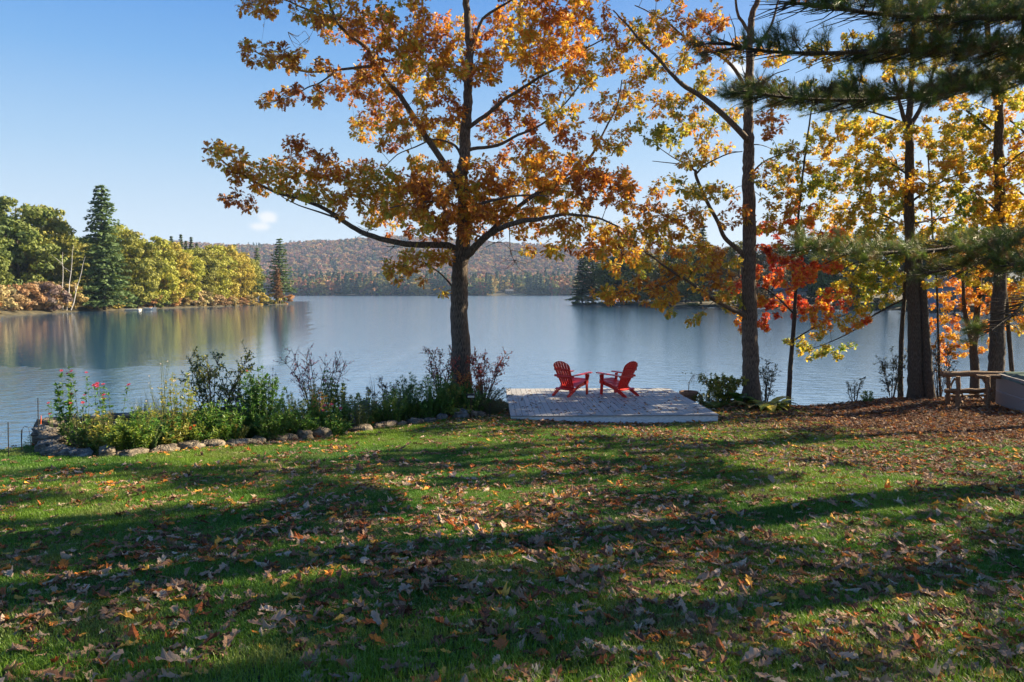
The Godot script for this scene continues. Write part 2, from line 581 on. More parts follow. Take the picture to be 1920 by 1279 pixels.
# ---------------------------------------------------------------- leaf meshes
func leaf_mesh(stations: Array, length: float, width: float, fold: float, bend: float, curl := 0.0, wob := 0.0) -> ArrayMesh:
	# stations: [t along the midrib, t of the edge point, half width]; the leaf grows along +y from its stalk, its face looks along +z
	var mb := MB.new()
	var mid := []
	var lf := []
	var rt := []
	for s in stations:
		var z: float = bend * s[0] * s[0] * length
		mid.append(Vector3(0, s[0] * length, z))
		for side in [-1.0, 1.0]:
			var w: float = s[2] * width * (1.0 + rng.randf_range(-wob, wob))
			var ze: float = bend * s[1] * s[1] * length + absf(w) * fold + curl * w * w / maxf(width, 0.001) * (1.0 + side * 0.3) + rng.randf_range(-wob, wob) * width * 0.55
			var p := Vector3(side * w, s[1] * length, ze)
			if side < 0: lf.append(p)
			else: rt.append(p)
	for i in stations.size() - 1:
		mb.tri(mid[i], lf[i], lf[i + 1])
		mb.tri(mid[i], lf[i + 1], mid[i + 1])
		mb.tri(mid[i], rt[i + 1], rt[i])
		mb.tri(mid[i], mid[i + 1], rt[i + 1])
	mb.tri(Vector3(-0.012, 0, 0) * length, Vector3(0.012, 0, 0) * length, Vector3(0, -0.22, -0.03) * length)
	return mb.mesh()

const OAK := [[0.0, 0.0, 0.03], [0.12, 0.14, 0.12], [0.2, 0.27, 0.27], [0.3, 0.36, 0.2], [0.42, 0.52, 0.42], [0.53, 0.6, 0.27], [0.64, 0.75, 0.39], [0.76, 0.8, 0.23], [0.88, 0.93, 0.2], [1.0, 1.0, 0.05]]
const OAK_LOW := [[0.0, 0.0, 0.03], [0.2, 0.3, 0.24], [0.32, 0.38, 0.1], [0.45, 0.6, 0.46], [0.56, 0.62, 0.12], [0.7, 0.84, 0.36], [1.0, 1.04, 0.0]]
const OVAL := [[0.0, 0.0, 0.03], [0.25, 0.28, 0.36], [0.6, 0.64, 0.4], [1.0, 1.0, 0.0]]
const MAPLE := [[0.0, -0.05, 0.2], [0.2, 0.2, 0.55], [0.3, 0.3, 0.25], [0.45, 0.65, 0.5], [0.6, 0.62, 0.16], [1.0, 1.0, 0.0]]

# ---------------------------------------------------------------- near trees: limbs laid out, twigs and leaves grown on them
func smooth_path(pts: Array, per := 4) -> Array:
	var out := []
	for i in pts.size() - 1:
		var p0: Vector3 = pts[maxi(i - 1, 0)]
		var p1: Vector3 = pts[i]
		var p2: Vector3 = pts[i + 1]
		var p3: Vector3 = pts[mini(i + 2, pts.size() - 1)]
		for k in per:
			var t := float(k) / per
			out.append(p1.cubic_interpolate(p2, p0, p3, t))
	out.append(pts[-1])
	return out

func knobbly(mb: MB, pts: Array, r0: float, r1: float, sides: int, flare := 0.0, power := 1.0) -> Array:
	var rad := []
	for i in pts.size():
		var t := float(i) / (pts.size() - 1)
		var r := lerpf(r0, r1, pow(t, power)) * (1.0 + 0.09 * noise_a.get_noise_2d(pts[i].y * 60.0 + r0 * 1000.0, pts[i].x * 40.0))
		r += flare * exp(-(pts[i].y - pts[0].y) / 0.22)
		rad.append(r)
	var k0 := mb.v.size()
	mb.tube(pts, rad, sides, true)
	if sides >= 14:                                    # buttresses and ridges
		for i in pts.size():
			for s in sides:
				var k := k0 + i * sides + s
				var o := mb.n[k]
				var hgt: float = pts[i].y - pts[0].y
				var amp: float = 0.05 + (0.5 * exp(-hgt / 0.25) if flare > 0.0 else 0.0)
				mb.v[k] += o * rad[i] * amp * (noise_a.get_noise_3d(o.x * 90.0 + pts[0].x * 50.0, hgt * 12.0, o.z * 90.0))
	return rad

# spec: limbs = [{name, pts: [[px, py], ...], d0, d1, r0, r1}], blobs = [[px, py, r px, (d offset)]]
func grow_tree(called: String, label: String, category: String, spec: Dictionary) -> Node3D:
	rng.seed = spec.seed
	var d: float = spec.d
	var first: Array = spec.limbs[0].pts[0]
	var base := P(first[0], first[1], d)
	base.y = ground_y(base.x, base.z) - 0.08
	var root := thing(called, label, category, base, 0.0, spec.get("group", ""))
	var nodes := PackedVector3Array()
	var node_r := PackedFloat32Array()
	for li in spec.limbs.size():
		var l: Dictionary = spec.limbs[li]
		var pts := []
		var cnt: int = l.pts.size()
		for i in cnt:
			var q: Array = l.pts[i]
			var w := P(q[0], q[1], lerpf(l.get("d0", d), l.get("d1", d), float(i) / (cnt - 1)))
			if li == 0 and i == 0: w = base
			pts.append(w - base)
		var sm := smooth_path(pts, 5 if li == 0 else 4)
		for i in range(1, sm.size() - 1):
			sm[i] += rv(l.r0 * 0.09)
		var mb := MB.new()
		var rad := knobbly(mb, sm, l.r0, l.r1, spec.get("sides", 16) if li == 0 else 9, l.get("flare", 0.0), l.get("power", 0.8))
		part("trunk" if l.get("trunk", li == 0) else "branch", mb.mesh(), M[spec.get("bark", "oak_bark")], root)
		for i in sm.size():
			if li > 0 or i > sm.size() * spec.get("bare", 0.35):
				nodes.append(sm[i])
				node_r.append(rad[i])
	# twig ends inside the foliage masses
	var ends := []
	var spread_d: float = spec.get("depth", 1.6)
	for b in spec.blobs:
		var n: int = maxi(1, int(spec.get("density", 7.0) * pow(b[2] / 40.0, 2.0)))
		var doff: float = b[3] if b.size() > 3 else rng.randf_range(-spread_d, spread_d)
		for i in n:
			var a := rng.randf() * TAU
			var r: float = b[2] * sqrt(rng.randf())
			ends.append(P(b[0] + cos(a) * r * 1.15, b[1] + sin(a) * r * 0.8, d + doff + rng.randf_range(-0.7, 0.7)) - base)
	var keyed := []
	for e in ends:
		var best := 1e9
		for q in nodes:
			best = minf(best, q.distance_squared_to(e))
		keyed.append([best, e])
	keyed.sort_custom(func(a, b): return a[0] < b[0])
	var tw := MB.new()
	var xf := []
	var cols := []
	var pal: Array = spec.palette
	var lsize: float = spec.get("leaf_scale", 1.0)
	var per_twig: int = spec.get("leaves", 9)
	for ke in keyed:
		var e: Vector3 = ke[1]
		var best := 1e9
		var bi := 0
		for i in nodes.size():
			var q := nodes[i]
			var dd := q.distance_squared_to(e)
			if q.y > e.y: dd += (q.y - e.y) * 0.5
			if dd < best:
				best = dd
				bi = i
		var s := nodes[bi]
		var len := sqrt(best)
		if len > 3.2: e = s + (e - s) * (3.2 / len)
		var m := s.lerp(e, 0.5) + Vector3(0, 0.1 * len, 0) + rv(0.07 * len)
		var path := smooth_path([s, m, e], 3)
		var r0: float = minf(node_r[bi] * 0.6, 0.006 + 0.011 * len)
		var rr := []
		for i in path.size():
			rr.append(lerpf(r0, 0.0035, float(i) / (path.size() - 1)))
		tw.tube(path, rr, 5, false)
		for i in [2, 4, 6]:
			nodes.append(path[i])
			node_r.append(rr[i])
		var dirn := (e - m).normalized()
		var tone: float = noise_b.get_noise_3d((e.x + base.x) * 14.0, e.y * 14.0, (e.z) * 14.0)
		for k in per_twig:
			var t := rng.randf_range(0.45, 1.0)
			var p := m.lerp(e, t) if k > 3 else e
			var out := (dirn * 0.5 + dir_rand() * 0.95 + Vector3(0, spec.get("droop", -0.3), 0)).normalized()
			# leaf faces mostly skyward
			var up := (Vector3.UP * 0.9 + dir_rand() * 0.8).normalized()
			var x := out.cross(up).normalized()
			var z := x.cross(out).normalized()
			var sc := lsize * rng.randf_range(0.7, 1.2)
			xf.append(Transform3D(Basis(x * sc, out * sc, z * sc), p + out * 0.05 + rv(0.05)))
			var idx := clampf((tone * 0.9 + 0.5 + rng.randf_range(-0.32, 0.32)) * pal.size(), 0.0, pal.size() - 1.0)
			var c: Color = pal[int(idx)]
			var v := rng.randf_range(0.75, 1.2)
			cols.append(Color(c.r * v, c.g * v * rng.randf_range(0.92, 1.08), c.b * v))
	if spec.has("dead"):                                # bare twigs
		for b in spec.dead:
			var p := P(b[0], b[1], d) - base
			for i in 5:
				var q := p + Vector3(rng.randf_range(-0.5, 0.5), rng.randf_range(-0.45, 0.2), rng.randf_range(-0.4, 0.4))
				tw.tube(smooth_path([p, p.lerp(q, 0.5) + rv(0.1), q], 3), [0.008, 0.007, 0.006, 0.005, 0.004, 0.0035, 0.003], 4, false)
	part("twigs", tw.mesh(), M.twig_bark, root).set_meta("kind", "stuff")
	var lm: Mesh = M[spec.get("leaf", "mesh_oak")]
	scatter("crown", lm, M[spec.get("leaf_mat", "oak_leaf")], xf, cols, root)
	return root

const OAK_PAL := [Color(0.36, 0.11, 0.03), Color(0.5, 0.17, 0.03), Color(0.6, 0.23, 0.03), Color(0.66, 0.3, 0.03), Color(0.7, 0.38, 0.035), Color(0.7, 0.48, 0.045), Color(0.42, 0.38, 0.045)]
const OAK2_PAL := [Color(0.42, 0.15, 0.03), Color(0.54, 0.23, 0.03), Color(0.62, 0.33, 0.035), Color(0.64, 0.42, 0.045), Color(0.5, 0.42, 0.045), Color(0.26, 0.28, 0.04)]
const GOLD_PAL := [Color(0.575, 0.268, 0.030), Color(0.690, 0.403, 0.040), Color(0.713, 0.512, 0.045), Color(0.575, 0.488, 0.050), Color(0.345, 0.378, 0.045), Color(0.184, 0.268, 0.030)]
const RED_PAL := [Color(0.480, 0.048, 0.025), Color(0.660, 0.090, 0.030), Color(0.720, 0.168, 0.030), Color(0.696, 0.288, 0.035), Color(0.720, 0.432, 0.040)]
const ORANGE_PAL := [Color(0.575, 0.168, 0.030), Color(0.690, 0.264, 0.030), Color(0.713, 0.360, 0.035), Color(0.713, 0.456, 0.040)]

func make_near_trees() -> void:
	rng.seed = 77
	M["mesh_oak"] = leaf_mesh(OAK_LOW, 0.19, 0.17, 0.25, -0.18, 0.0, 0.12)
	M["mesh_maple"] = leaf_mesh(MAPLE, 0.105, 0.115, 0.2, -0.15)
	M["mesh_oval"] = leaf_mesh(OVAL, 0.1, 0.1, 0.2, -0.15)
	# --- the tall oak left of the deck
	grow_tree("oak_tree", "tall orange-brown oak rising from the garden bed left of the deck", "oak tree", {"seed": 101, "d": 19.0, "palette": OAK_PAL, "density": 22.0, "leaves": 24, "depth": 1.9, "leaf_scale": 0.58,
		"limbs": [
			{"pts": [[867, 752], [865, 690], [863, 620], [861, 560], [863, 510], [867, 465], [869, 420], [869, 361], [866, 328], [871, 295], [873, 236], [876, 197], [877, 158], [881, 98], [876, 33], [872, -30], [868, -120], [872, -230]], "r0": 0.262, "r1": 0.05, "flare": 0.13, "power": 0.95},
			{"pts": [[862, 478], [840, 461], [774, 459], [725, 451], [676, 434], [643, 414], [610, 392], [557, 371], [518, 361], [478, 341], [429, 312], [392, 280]], "d1": 17.6, "r0": 0.1, "r1": 0.014},
			{"pts": [[640, 412], [600, 398], [560, 385], [527, 368]], "d0": 18.3, "d1": 18.0, "r0": 0.03, "r1": 0.01},
			{"pts": [[872, 482], [882, 472], [905, 449], [932, 431], [971, 416], [1010, 411], [1060, 402], [1115, 408], [1160, 425]], "d1": 17.4, "r0": 0.12, "r1": 0.018},
			{"pts": [[905, 449], [935, 420], [975, 385], [1015, 358], [1067, 335], [1105, 297], [1134, 244], [1158, 196], [1166, 150]], "d1": 19.9, "r0": 0.075, "r1": 0.014},
			{"pts": [[868, 366], [859, 351], [840, 318], [807, 269], [774, 217], [751, 181], [708, 128], [689, 92], [656, 66], [633, 43], [616, 0], [603, -60]], "d1": 18.0, "r0": 0.098, "r1": 0.022, "power": 1.0},
			{"pts": [[697, 124], [643, 130], [590, 135], [544, 128], [505, 108], [466, 92]], "d0": 18.4, "d1": 17.2, "r0": 0.038, "r1": 0.01},
			{"pts": [[630, 133], [600, 155], [577, 164], [538, 184], [498, 194]], "d0": 18.0, "d1": 17.4, "r0": 0.024, "r1": 0.008},
			{"pts": [[628, 34], [595, 24], [564, 13], [535, 0], [500, -6], [462, 10]], "d0": 18.2, "d1": 17.6, "r0": 0.032, "r1": 0.01},
			{"pts": [[873, 246], [882, 236], [919, 210], [945, 187], [981, 164], [1020, 140], [1060, 120], [1100, 90], [1140, 70]], "d1": 17.9, "r0": 0.068, "r1": 0.013},
			{"pts": [[870, 290], [886, 279], [932, 273], [971, 253], [1000, 242], [1038, 216], [1081, 168], [1093, 139]], "d1": 20.2, "r0": 0.058, "r1": 0.012},
			{"pts": [[868, 300], [855, 275], [835, 265], [810, 262], [780, 275], [745, 290], [720, 315]], "d1": 20.6, "r0": 0.04, "r1": 0.01},
			{"pts": [[879, 90], [889, 75], [905, 36], [938, 13], [980, -12], [1030, -40]], "d1": 18.4, "r0": 0.055, "r1": 0.015},
			{"pts": [[877, 160], [860, 140], [835, 130], [800, 118], [760, 90], [735, 60]], "d1": 20.5, "r0": 0.045, "r1": 0.012},
			{"pts": [[866, 400], [850, 385], [815, 378], [770, 382], [730, 390]], "d1": 16.9, "r0": 0.05, "r1": 0.012},
			{"pts": [[869, 405], [895, 385], [940, 372], [985, 366], [1030, 368]], "d1": 16.8, "r0": 0.05, "r1": 0.012},
			{"pts": [[850, 540], [835, 522], [815, 505], [785, 490], [755, 500]], "d1": 17.8, "r0": 0.028, "r1": 0.008},
			{"pts": [[955, 425], [956, 450], [958, 475], [971, 500], [985, 512]], "d0": 18.2, "d1": 18.0, "r0": 0.014, "r1": 0.005},
		],
		"dead": [[958, 470], [966, 488], [690, 440], [740, 462], [700, 430], [930, 455], [540, 60], [580, 70]],
		"blobs": [[405, 280, 16, -1.4], [420, 292, 32, -1.4], [470, 320, 38, -1.2], [520, 332, 42, -1.0], [570, 340, 44, -0.8], [545, 268, 20, -0.9], [560, 285, 22, -0.9], [620, 345, 44, -0.6], [672, 342, 48, -0.4], [605, 300, 26, -0.7], [722, 352, 52], [770, 372, 50], [440, 370, 20, -1.1], [458, 380, 18, -1.1], [638, 412, 15, -0.6], [625, 378, 18, -0.6], [700, 395, 34], [752, 412, 42], [800, 402, 48], [850, 382, 56], [900, 384, 56], [950, 372, 56], [1000, 372, 52], [1050, 382, 48], [1100, 352, 46], [1140, 322, 36], [1080, 322, 40], [1030, 322, 46], [960, 312, 46], [905, 322, 36], [820, 335, 38], [780, 325, 34], [1150, 360, 36], [1180, 352, 18], [1000, 430, 32], [1060, 432, 38], [1110, 448, 46], [1150, 440, 44], [930, 410, 40], [860, 425, 36], [810, 430, 26], [1040, 465, 24], [1160, 475, 34], [995, 470, 16],
			[482, 98, 28, -1.7], [520, 105, 28, -1.6], [565, 118, 26, -1.4], [610, 128, 22, -1.2], [512, 188, 22, -1.5], [548, 180, 22, -1.4], [598, 172, 24, -1.2], [648, 168, 32], [692, 162, 36], [700, 220, 38], [680, 245, 20], [725, 265, 22], [750, 232, 38], [792, 252, 36], [690, 130, 30], [722, 192, 34],
			[478, 14, 22, -1.4], [518, 6, 28, -1.4], [580, 22, 34, -1.2], [622, 50, 30], [652, 30, 42], [700, 50, 46], [750, 30, 46], [740, 100, 46], [782, 150, 46], [800, 92, 50], [850, 60, 46], [822, 200, 42], [838, 140, 40], [900, 130, 40], [932, 92, 46], [962, 42, 46], [1000, 102, 46], [1010, 32, 46], [1062, 60, 46], [1100, 30, 42], [1050, 112, 42], [1090, 152, 34], [925, 240, 32], [962, 200, 36], [1010, 172, 40], [1052, 212, 34], [1082, 252, 34], [1002, 292, 36], [980, 250, 34], [800, 300, 28], [848, 252, 30], [1132, 92, 38], [1140, 202, 32], [1150, 262, 32],
			[600, -50, 60], [690, -60, 70], [790, -70, 80], [890, -80, 80], [990, -60, 80], [1080, -40, 60], [830, -170, 80], [910, -190, 80], [740, -140, 60], [1000, -150, 60], [870, -260, 60],
			[752, 498, 26, -1.1], [785, 488, 30, -1.0], [815, 485, 26, -0.9], [735, 520, 14, -1.1], [800, 525, 12, -0.9], [826, 543, 12, -0.6], [830, 470, 14, -0.8]]})
	# --- the second oak right of the deck
	grow_tree("oak_tree", "slender golden oak with a dark straight trunk right of the deck", "oak tree", {"seed": 202, "d": 21.0, "palette": OAK2_PAL, "density": 22.0, "leaves": 23, "depth": 1.7, "leaf_scale": 0.6,
		"limbs": [
			{"pts": [[1410, 752], [1408, 700], [1406, 640], [1405, 560], [1404, 480], [1404, 400], [1403, 340], [1404, 300], [1403, 250], [1404, 200], [1406, 150], [1405, 100], [1407, 62], [1410, 30], [1424, -10], [1432, -90], [1428, -180]], "r0": 0.245, "r1": 0.05, "flare": 0.12, "power": 0.9},
			{"pts": [[1404, 268], [1393, 252], [1335, 196], [1287, 163], [1264, 144], [1230, 105], [1201, 77], [1177, 48], [1150, 20]], "d1": 19.6, "r0": 0.1, "r1": 0.016},
			{"pts": [[1406, 215], [1398, 195], [1390, 150], [1364, 115], [1326, 91], [1287, 72], [1259, 48], [1230, 29], [1190, 10]], "d1": 22.0, "r0": 0.075, "r1": 0.014},
			{"pts": [[1404, 490], [1385, 469], [1359, 446], [1346, 416], [1326, 379], [1307, 335], [1304, 319]], "d1": 20.2, "r0": 0.075, "r1": 0.04},
			{"pts": [[1304, 321], [1290, 312], [1268, 307], [1223, 302]], "d0": 20.2, "d1": 20.0, "r0": 0.03, "r1": 0.008},
			{"pts": [[1300, 315], [1262, 295], [1235, 276]], "d0": 20.2, "d1": 20.4, "r0": 0.024, "r1": 0.008},
			{"pts": [[1306, 325], [1326, 307], [1364, 289], [1392, 284]], "d0": 20.2, "d1": 20.8, "r0": 0.03, "r1": 0.012},
			{"pts": [[1404, 598], [1389, 587], [1366, 577], [1333, 558], [1300, 534], [1252, 503], [1217, 477], [1175, 455]], "d1": 19.2, "r0": 0.085, "r1": 0.016},
			{"pts": [[1270, 516], [1245, 532], [1213, 543], [1160, 548], [1112, 558]], "d0": 19.8, "d1": 19.4, "r0": 0.025, "r1": 0.007},
			{"pts": [[1407, 66], [1395, 45], [1383, 25], [1378, -10], [1370, -70]], "d1": 20.6, "r0": 0.06, "r1": 0.02},
			{"pts": [[1410, 110], [1430, 75], [1446, 48], [1460, 0], [1475, -60]], "d1": 21.6, "r0": 0.06, "r1": 0.02},
			{"pts": [[1404, 170], [1425, 160], [1450, 140], [1480, 130]], "d1": 20.4, "r0": 0.03, "r1": 0.01},
			{"pts": [[1405, 330], [1430, 305], [1462, 290], [1490, 280]], "d1": 20.0, "r0": 0.03, "r1": 0.01},
		],
		"blobs": [[1170, 60, 36], [1220, 62, 38], [1262, 40, 38], [1300, 92, 34], [1250, 122, 36], [1200, 132, 34], [1162, 122, 30], [1322, 150, 34], [1290, 200, 36], [1232, 192, 34], [1182, 182, 34], [1212, 242, 30], [1262, 250, 34], [1312, 250, 34], [1352, 222, 30], [1342, 290, 28], [1290, 298, 26], [1332, 40, 36], [1372, 92, 30], [1442, 102, 30], [1452, 172, 32], [1442, 232, 30], [1472, 292, 30], [1238, 352, 24], [1280, 342, 24], [1322, 362, 30], [1200, 392, 30], [1240, 402, 34], [1290, 402, 34], [1352, 362, 26], [1372, 402, 28], [1452, 330, 34], [1462, 382, 34], [1430, 420, 30],
			[1130, 550, 22, -1.6], [1160, 545, 26, -1.6], [1195, 545, 30, -1.5], [1235, 552, 28, -1.4], [1270, 572, 22, -1.2], [1296, 596, 18, -1.0], [1180, 500, 32], [1232, 472, 38], [1282, 452, 38], [1322, 472, 34], [1352, 502, 30], [1342, 542, 26], [1300, 512, 32], [1252, 518, 26], [1372, 560, 26], [1200, 440, 34], [1240, 430, 34],
			[1340, -50, 60], [1420, -70, 60], [1480, -40, 50], [1260, -40, 50], [1400, -150, 60]]})
	# --- red maple sapling
	grow_tree("maple_sapling", "slim red and yellow maple sapling between the oak and the open water", "maple tree", {"seed": 303, "d": 22.2, "palette": RED_PAL, "density": 25.0, "leaves": 42, "depth": 1.2, "leaf": "mesh_maple", "leaf_mat": "thin_leaf", "leaf_scale": 0.75, "sides": 10, "bark": "dark_bark", "bare": 0.4,
		"limbs": [
			{"pts": [[1478, 757], [1482, 690], [1489, 600], [1492, 540], [1493, 480], [1496, 420], [1505, 330], [1515, 250], [1525, 180]], "r0": 0.08, "r1": 0.02, "flare": 0.03},
			{"pts": [[1490, 590], [1460, 560], [1430, 540], [1405, 545]], "d1": 21.4, "r0": 0.03, "r1": 0.008},
			{"pts": [[1492, 540], [1530, 505], [1580, 480], [1620, 470]], "d1": 21.6, "r0": 0.03, "r1": 0.008},
			{"pts": [[1486, 640], [1520, 618], [1560, 600], [1600, 585]], "d1": 21.8, "r0": 0.025, "r1": 0.007},
			{"pts": [[1496, 430], [1470, 400], [1440, 390]], "d1": 22.8, "r0": 0.02, "r1": 0.007},
		],
		"blobs": [[1430, 440, 34], [1472, 470, 34], [1440, 512, 36], [1502, 522, 34], [1542, 502, 34], [1482, 572, 32], [1532, 590, 30], [1430, 580, 30], [1412, 612, 24], [1572, 562, 28], [1612, 600, 20], [1520, 442, 30], [1392, 540, 24], [1560, 450, 28], [1500, 400, 28], [1380, 590, 20]]})
	grow_tree("maple_tree", "low yellow-green maple boughs hanging over the water behind the sapling", "maple tree", {"seed": 313, "d": 23.0, "palette": GOLD_PAL, "density": 27.0, "leaves": 42, "depth": 1.3, "leaf": "mesh_maple", "leaf_mat": "thin_leaf", "leaf_scale": 0.66, "sides": 10, "bark": "dark_bark", "bare": 0.4,
		"limbs": [
			{"pts": [[1688, 762], [1690, 640], [1697, 540], [1700, 440], [1690, 360], [1680, 300]], "r0": 0.085, "r1": 0.025, "flare": 0.03},
			{"pts": [[1697, 560], [1640, 590], [1600, 620], [1560, 640], [1520, 655]], "d1": 22.0, "r0": 0.035, "r1": 0.008},
			{"pts": [[1699, 480], [1640, 480], [1590, 500], [1560, 520]], "d1": 22.0, "r0": 0.03, "r1": 0.008},
			{"pts": [[1700, 430], [1650, 400], [1590, 390], [1540, 400]], "d1": 22.5, "r0": 0.03, "r1": 0.008},
			{"pts": [[1692, 370], [1640, 330], [1590, 310], [1540, 300]], "d1": 22.5, "r0": 0.03, "r1": 0.008},
		],
		"blobs": [[1490, 640, 20], [1522, 652, 26], [1556, 658, 22], [1545, 622, 22], [1600, 600, 28], [1640, 560, 32], [1610, 540, 30], [1650, 520, 32], [1590, 500, 30], [1560, 400, 36], [1610, 400, 36], [1540, 350, 34], [1590, 340, 34], [1640, 350, 34], [1560, 290, 32], [1620, 290, 32], [1670, 300, 30], [1500, 320, 30], [1660, 440, 30], [1560, 540, 26], [1590, 650, 14]]})
	# --- the pair of trunks at the water's edge
	grow_tree("twin_trunk_tree", "dark twin-trunked tree with yellow leaves at the water's edge", "tree", {"seed": 404, "d": 22.0, "palette": GOLD_PAL, "density": 27.0, "leaves": 42, "depth": 1.8, "leaf": "mesh_maple", "leaf_mat": "thin_leaf", "leaf_scale": 0.64, "sides": 14, "bark": "dark_bark", "bare": 0.35,
		"limbs": [
			{"pts": [[1718, 760], [1717, 700], [1716, 640], [1713, 560], [1710, 500], [1705, 400], [1706, 300], [1704, 240], [1706, 195], [1712, 110], [1716, 0]], "r0": 0.235, "r1": 0.06, "flare": 0.05},
			{"pts": [[1746, 762], [1740, 700], [1737, 640], [1731, 560], [1724, 500], [1716, 450]], "d0": 21.8, "r0": 0.16, "r1": 0.09, "flare": 0.05, "trunk": true},
			{"pts": [[1704, 245], [1690, 205], [1680, 160], [1660, 90]], "d1": 21.5, "r0": 0.08, "r1": 0.02},
			{"pts": [[1705, 240], [1730, 195], [1745, 150], [1770, 90]], "d1": 22.5, "r0": 0.08, "r1": 0.02},
			{"pts": [[1704, 240], [1680, 225], [1650, 215], [1620, 205], [1580, 190]], "d1": 21.2, "r0": 0.045, "r1": 0.012},
			{"pts": [[1706, 380], [1750, 350], [1790, 330], [1830, 320]], "d1": 21.0, "r0": 0.04, "r1": 0.01},
			{"pts": [[1708, 420], [1760, 410], [1810, 400]], "d1": 22.8, "r0": 0.035, "r1": 0.01},
			{"pts": [[1706, 330], [1660, 300], [1620, 280]], "d1": 22.8, "r0": 0.035, "r1": 0.01},
			{"pts": [[1714, 520], [1750, 490], [1790, 480]], "d1": 21.4, "r0": 0.03, "r1": 0.01},
		],
		"blobs": [[1600, 230, 34], [1640, 250, 34], [1680, 250, 30], [1560, 240, 34], [1640, 190, 30], [1740, 250, 34], [1790, 240, 34], [1830, 260, 30], [1740, 310, 36], [1790, 310, 36], [1830, 320, 30], [1650, 310, 30], [1760, 370, 34], [1810, 370, 34], [1740, 420, 32], [1800, 430, 34], [1840, 410, 30], [1660, 380, 32], [1640, 430, 28], [1770, 480, 28], [1800, 510, 26], [1750, 530, 20], [1670, 490, 24], [1600, 160, 40], [1680, 120, 40], [1760, 110, 40], [1700, 40, 46], [1780, 30, 46], [1620, 80, 40], [1530, 180, 36], [1540, 100, 36], [1740, -40, 50], [1660, -40, 50]]})
	# --- forked tree behind the bench
	grow_tree("forked_tree", "small forked tree with orange leaves behind the log bench", "tree", {"seed": 505, "d": 24.5, "palette": ORANGE_PAL, "density": 28.0, "leaves": 40, "depth": 1.2, "leaf": "mesh_maple", "leaf_mat": "thin_leaf", "leaf_scale": 0.66, "sides": 12, "bark": "dark_bark", "bare": 0.5,
		"limbs": [
			{"pts": [[1829, 752], [1828, 700], [1826, 650], [1832, 600], [1836, 540], [1834, 470], [1826, 380]], "r0": 0.17, "r1": 0.05, "flare": 0.06},
			{"pts": [[1826, 652], [1815, 610], [1807, 570], [1806, 520], [1800, 460]], "d1": 24.0, "r0": 0.1, "r1": 0.03},
			{"pts": [[1812, 600], [1785, 590], [1765, 600]], "d1": 23.4, "r0": 0.03, "r1": 0.01},
			{"pts": [[1834, 560], [1860, 540], [1890, 520]], "d1": 23.6, "r0": 0.03, "r1": 0.01},
		],
		"blobs": [[1790, 590, 30], [1770, 640, 26], [1800, 650, 26], [1760, 610, 26], [1850, 650, 22], [1845, 600, 26], [1860, 560, 26], [1790, 545, 28], [1775, 670, 16], [1820, 560, 24], [1900, 560, 30], [1910, 610, 24], [1890, 480, 30], [1800, 490, 26], [1850, 500, 26], [1760, 560, 22]]})
	# --- right edge tree
	grow_tree("dark_trunk_tree", "tall dark-barked tree forking high at the right edge beside the bench", "tree", {"seed": 606, "d": 21.3, "palette": GOLD_PAL, "density": 25.0, "leaves": 42, "depth": 1.6, "leaf": "mesh_maple", "leaf_mat": "thin_leaf", "leaf_scale": 0.64, "sides": 14, "bark": "dark_bark", "bare": 0.35,
		"limbs": [
			{"pts": [[1869, 758], [1869, 690], [1870, 640], [1873, 560], [1876, 500], [1875, 400], [1875, 330], [1873, 250], [1872, 190], [1862, 150], [1855, 110], [1850, 30], [1840, -60]], "r0": 0.235, "r1": 0.055, "flare": 0.08},
			{"pts": [[1898, 700], [1893, 640], [1886, 560], [1880, 490]], "d0": 21.5, "r0": 0.065, "r1": 0.05, "trunk": true},
			{"pts": [[1873, 195], [1885, 160], [1897, 130], [1915, 60], [1935, -20]], "d1": 21.9, "r0": 0.11, "r1": 0.03},
			{"pts": [[1875, 320], [1910, 290], [1950, 270]], "d1": 20.7, "r0": 0.04, "r1": 0.012},
			{"pts": [[1875, 400], [1840, 370], [1810, 350]], "d1": 20.3, "r0": 0.035, "r1": 0.01},
			{"pts": [[1874, 260], [1835, 225], [1800, 200], [1760, 180]], "d1": 20.5, "r0": 0.04, "r1": 0.012},
		],
		"blobs": [[1900, 320, 32], [1890, 380, 30], [1910, 430, 30], [1850, 360, 28], [1840, 300, 28], [1900, 250, 30], [1830, 220, 32], [1780, 190, 30], [1880, 110, 34], [1910, 180, 30], [1940, 300, 40], [1950, 400, 40], [1960, 200, 40], [1850, 10, 40], [1910, 20, 40]]})
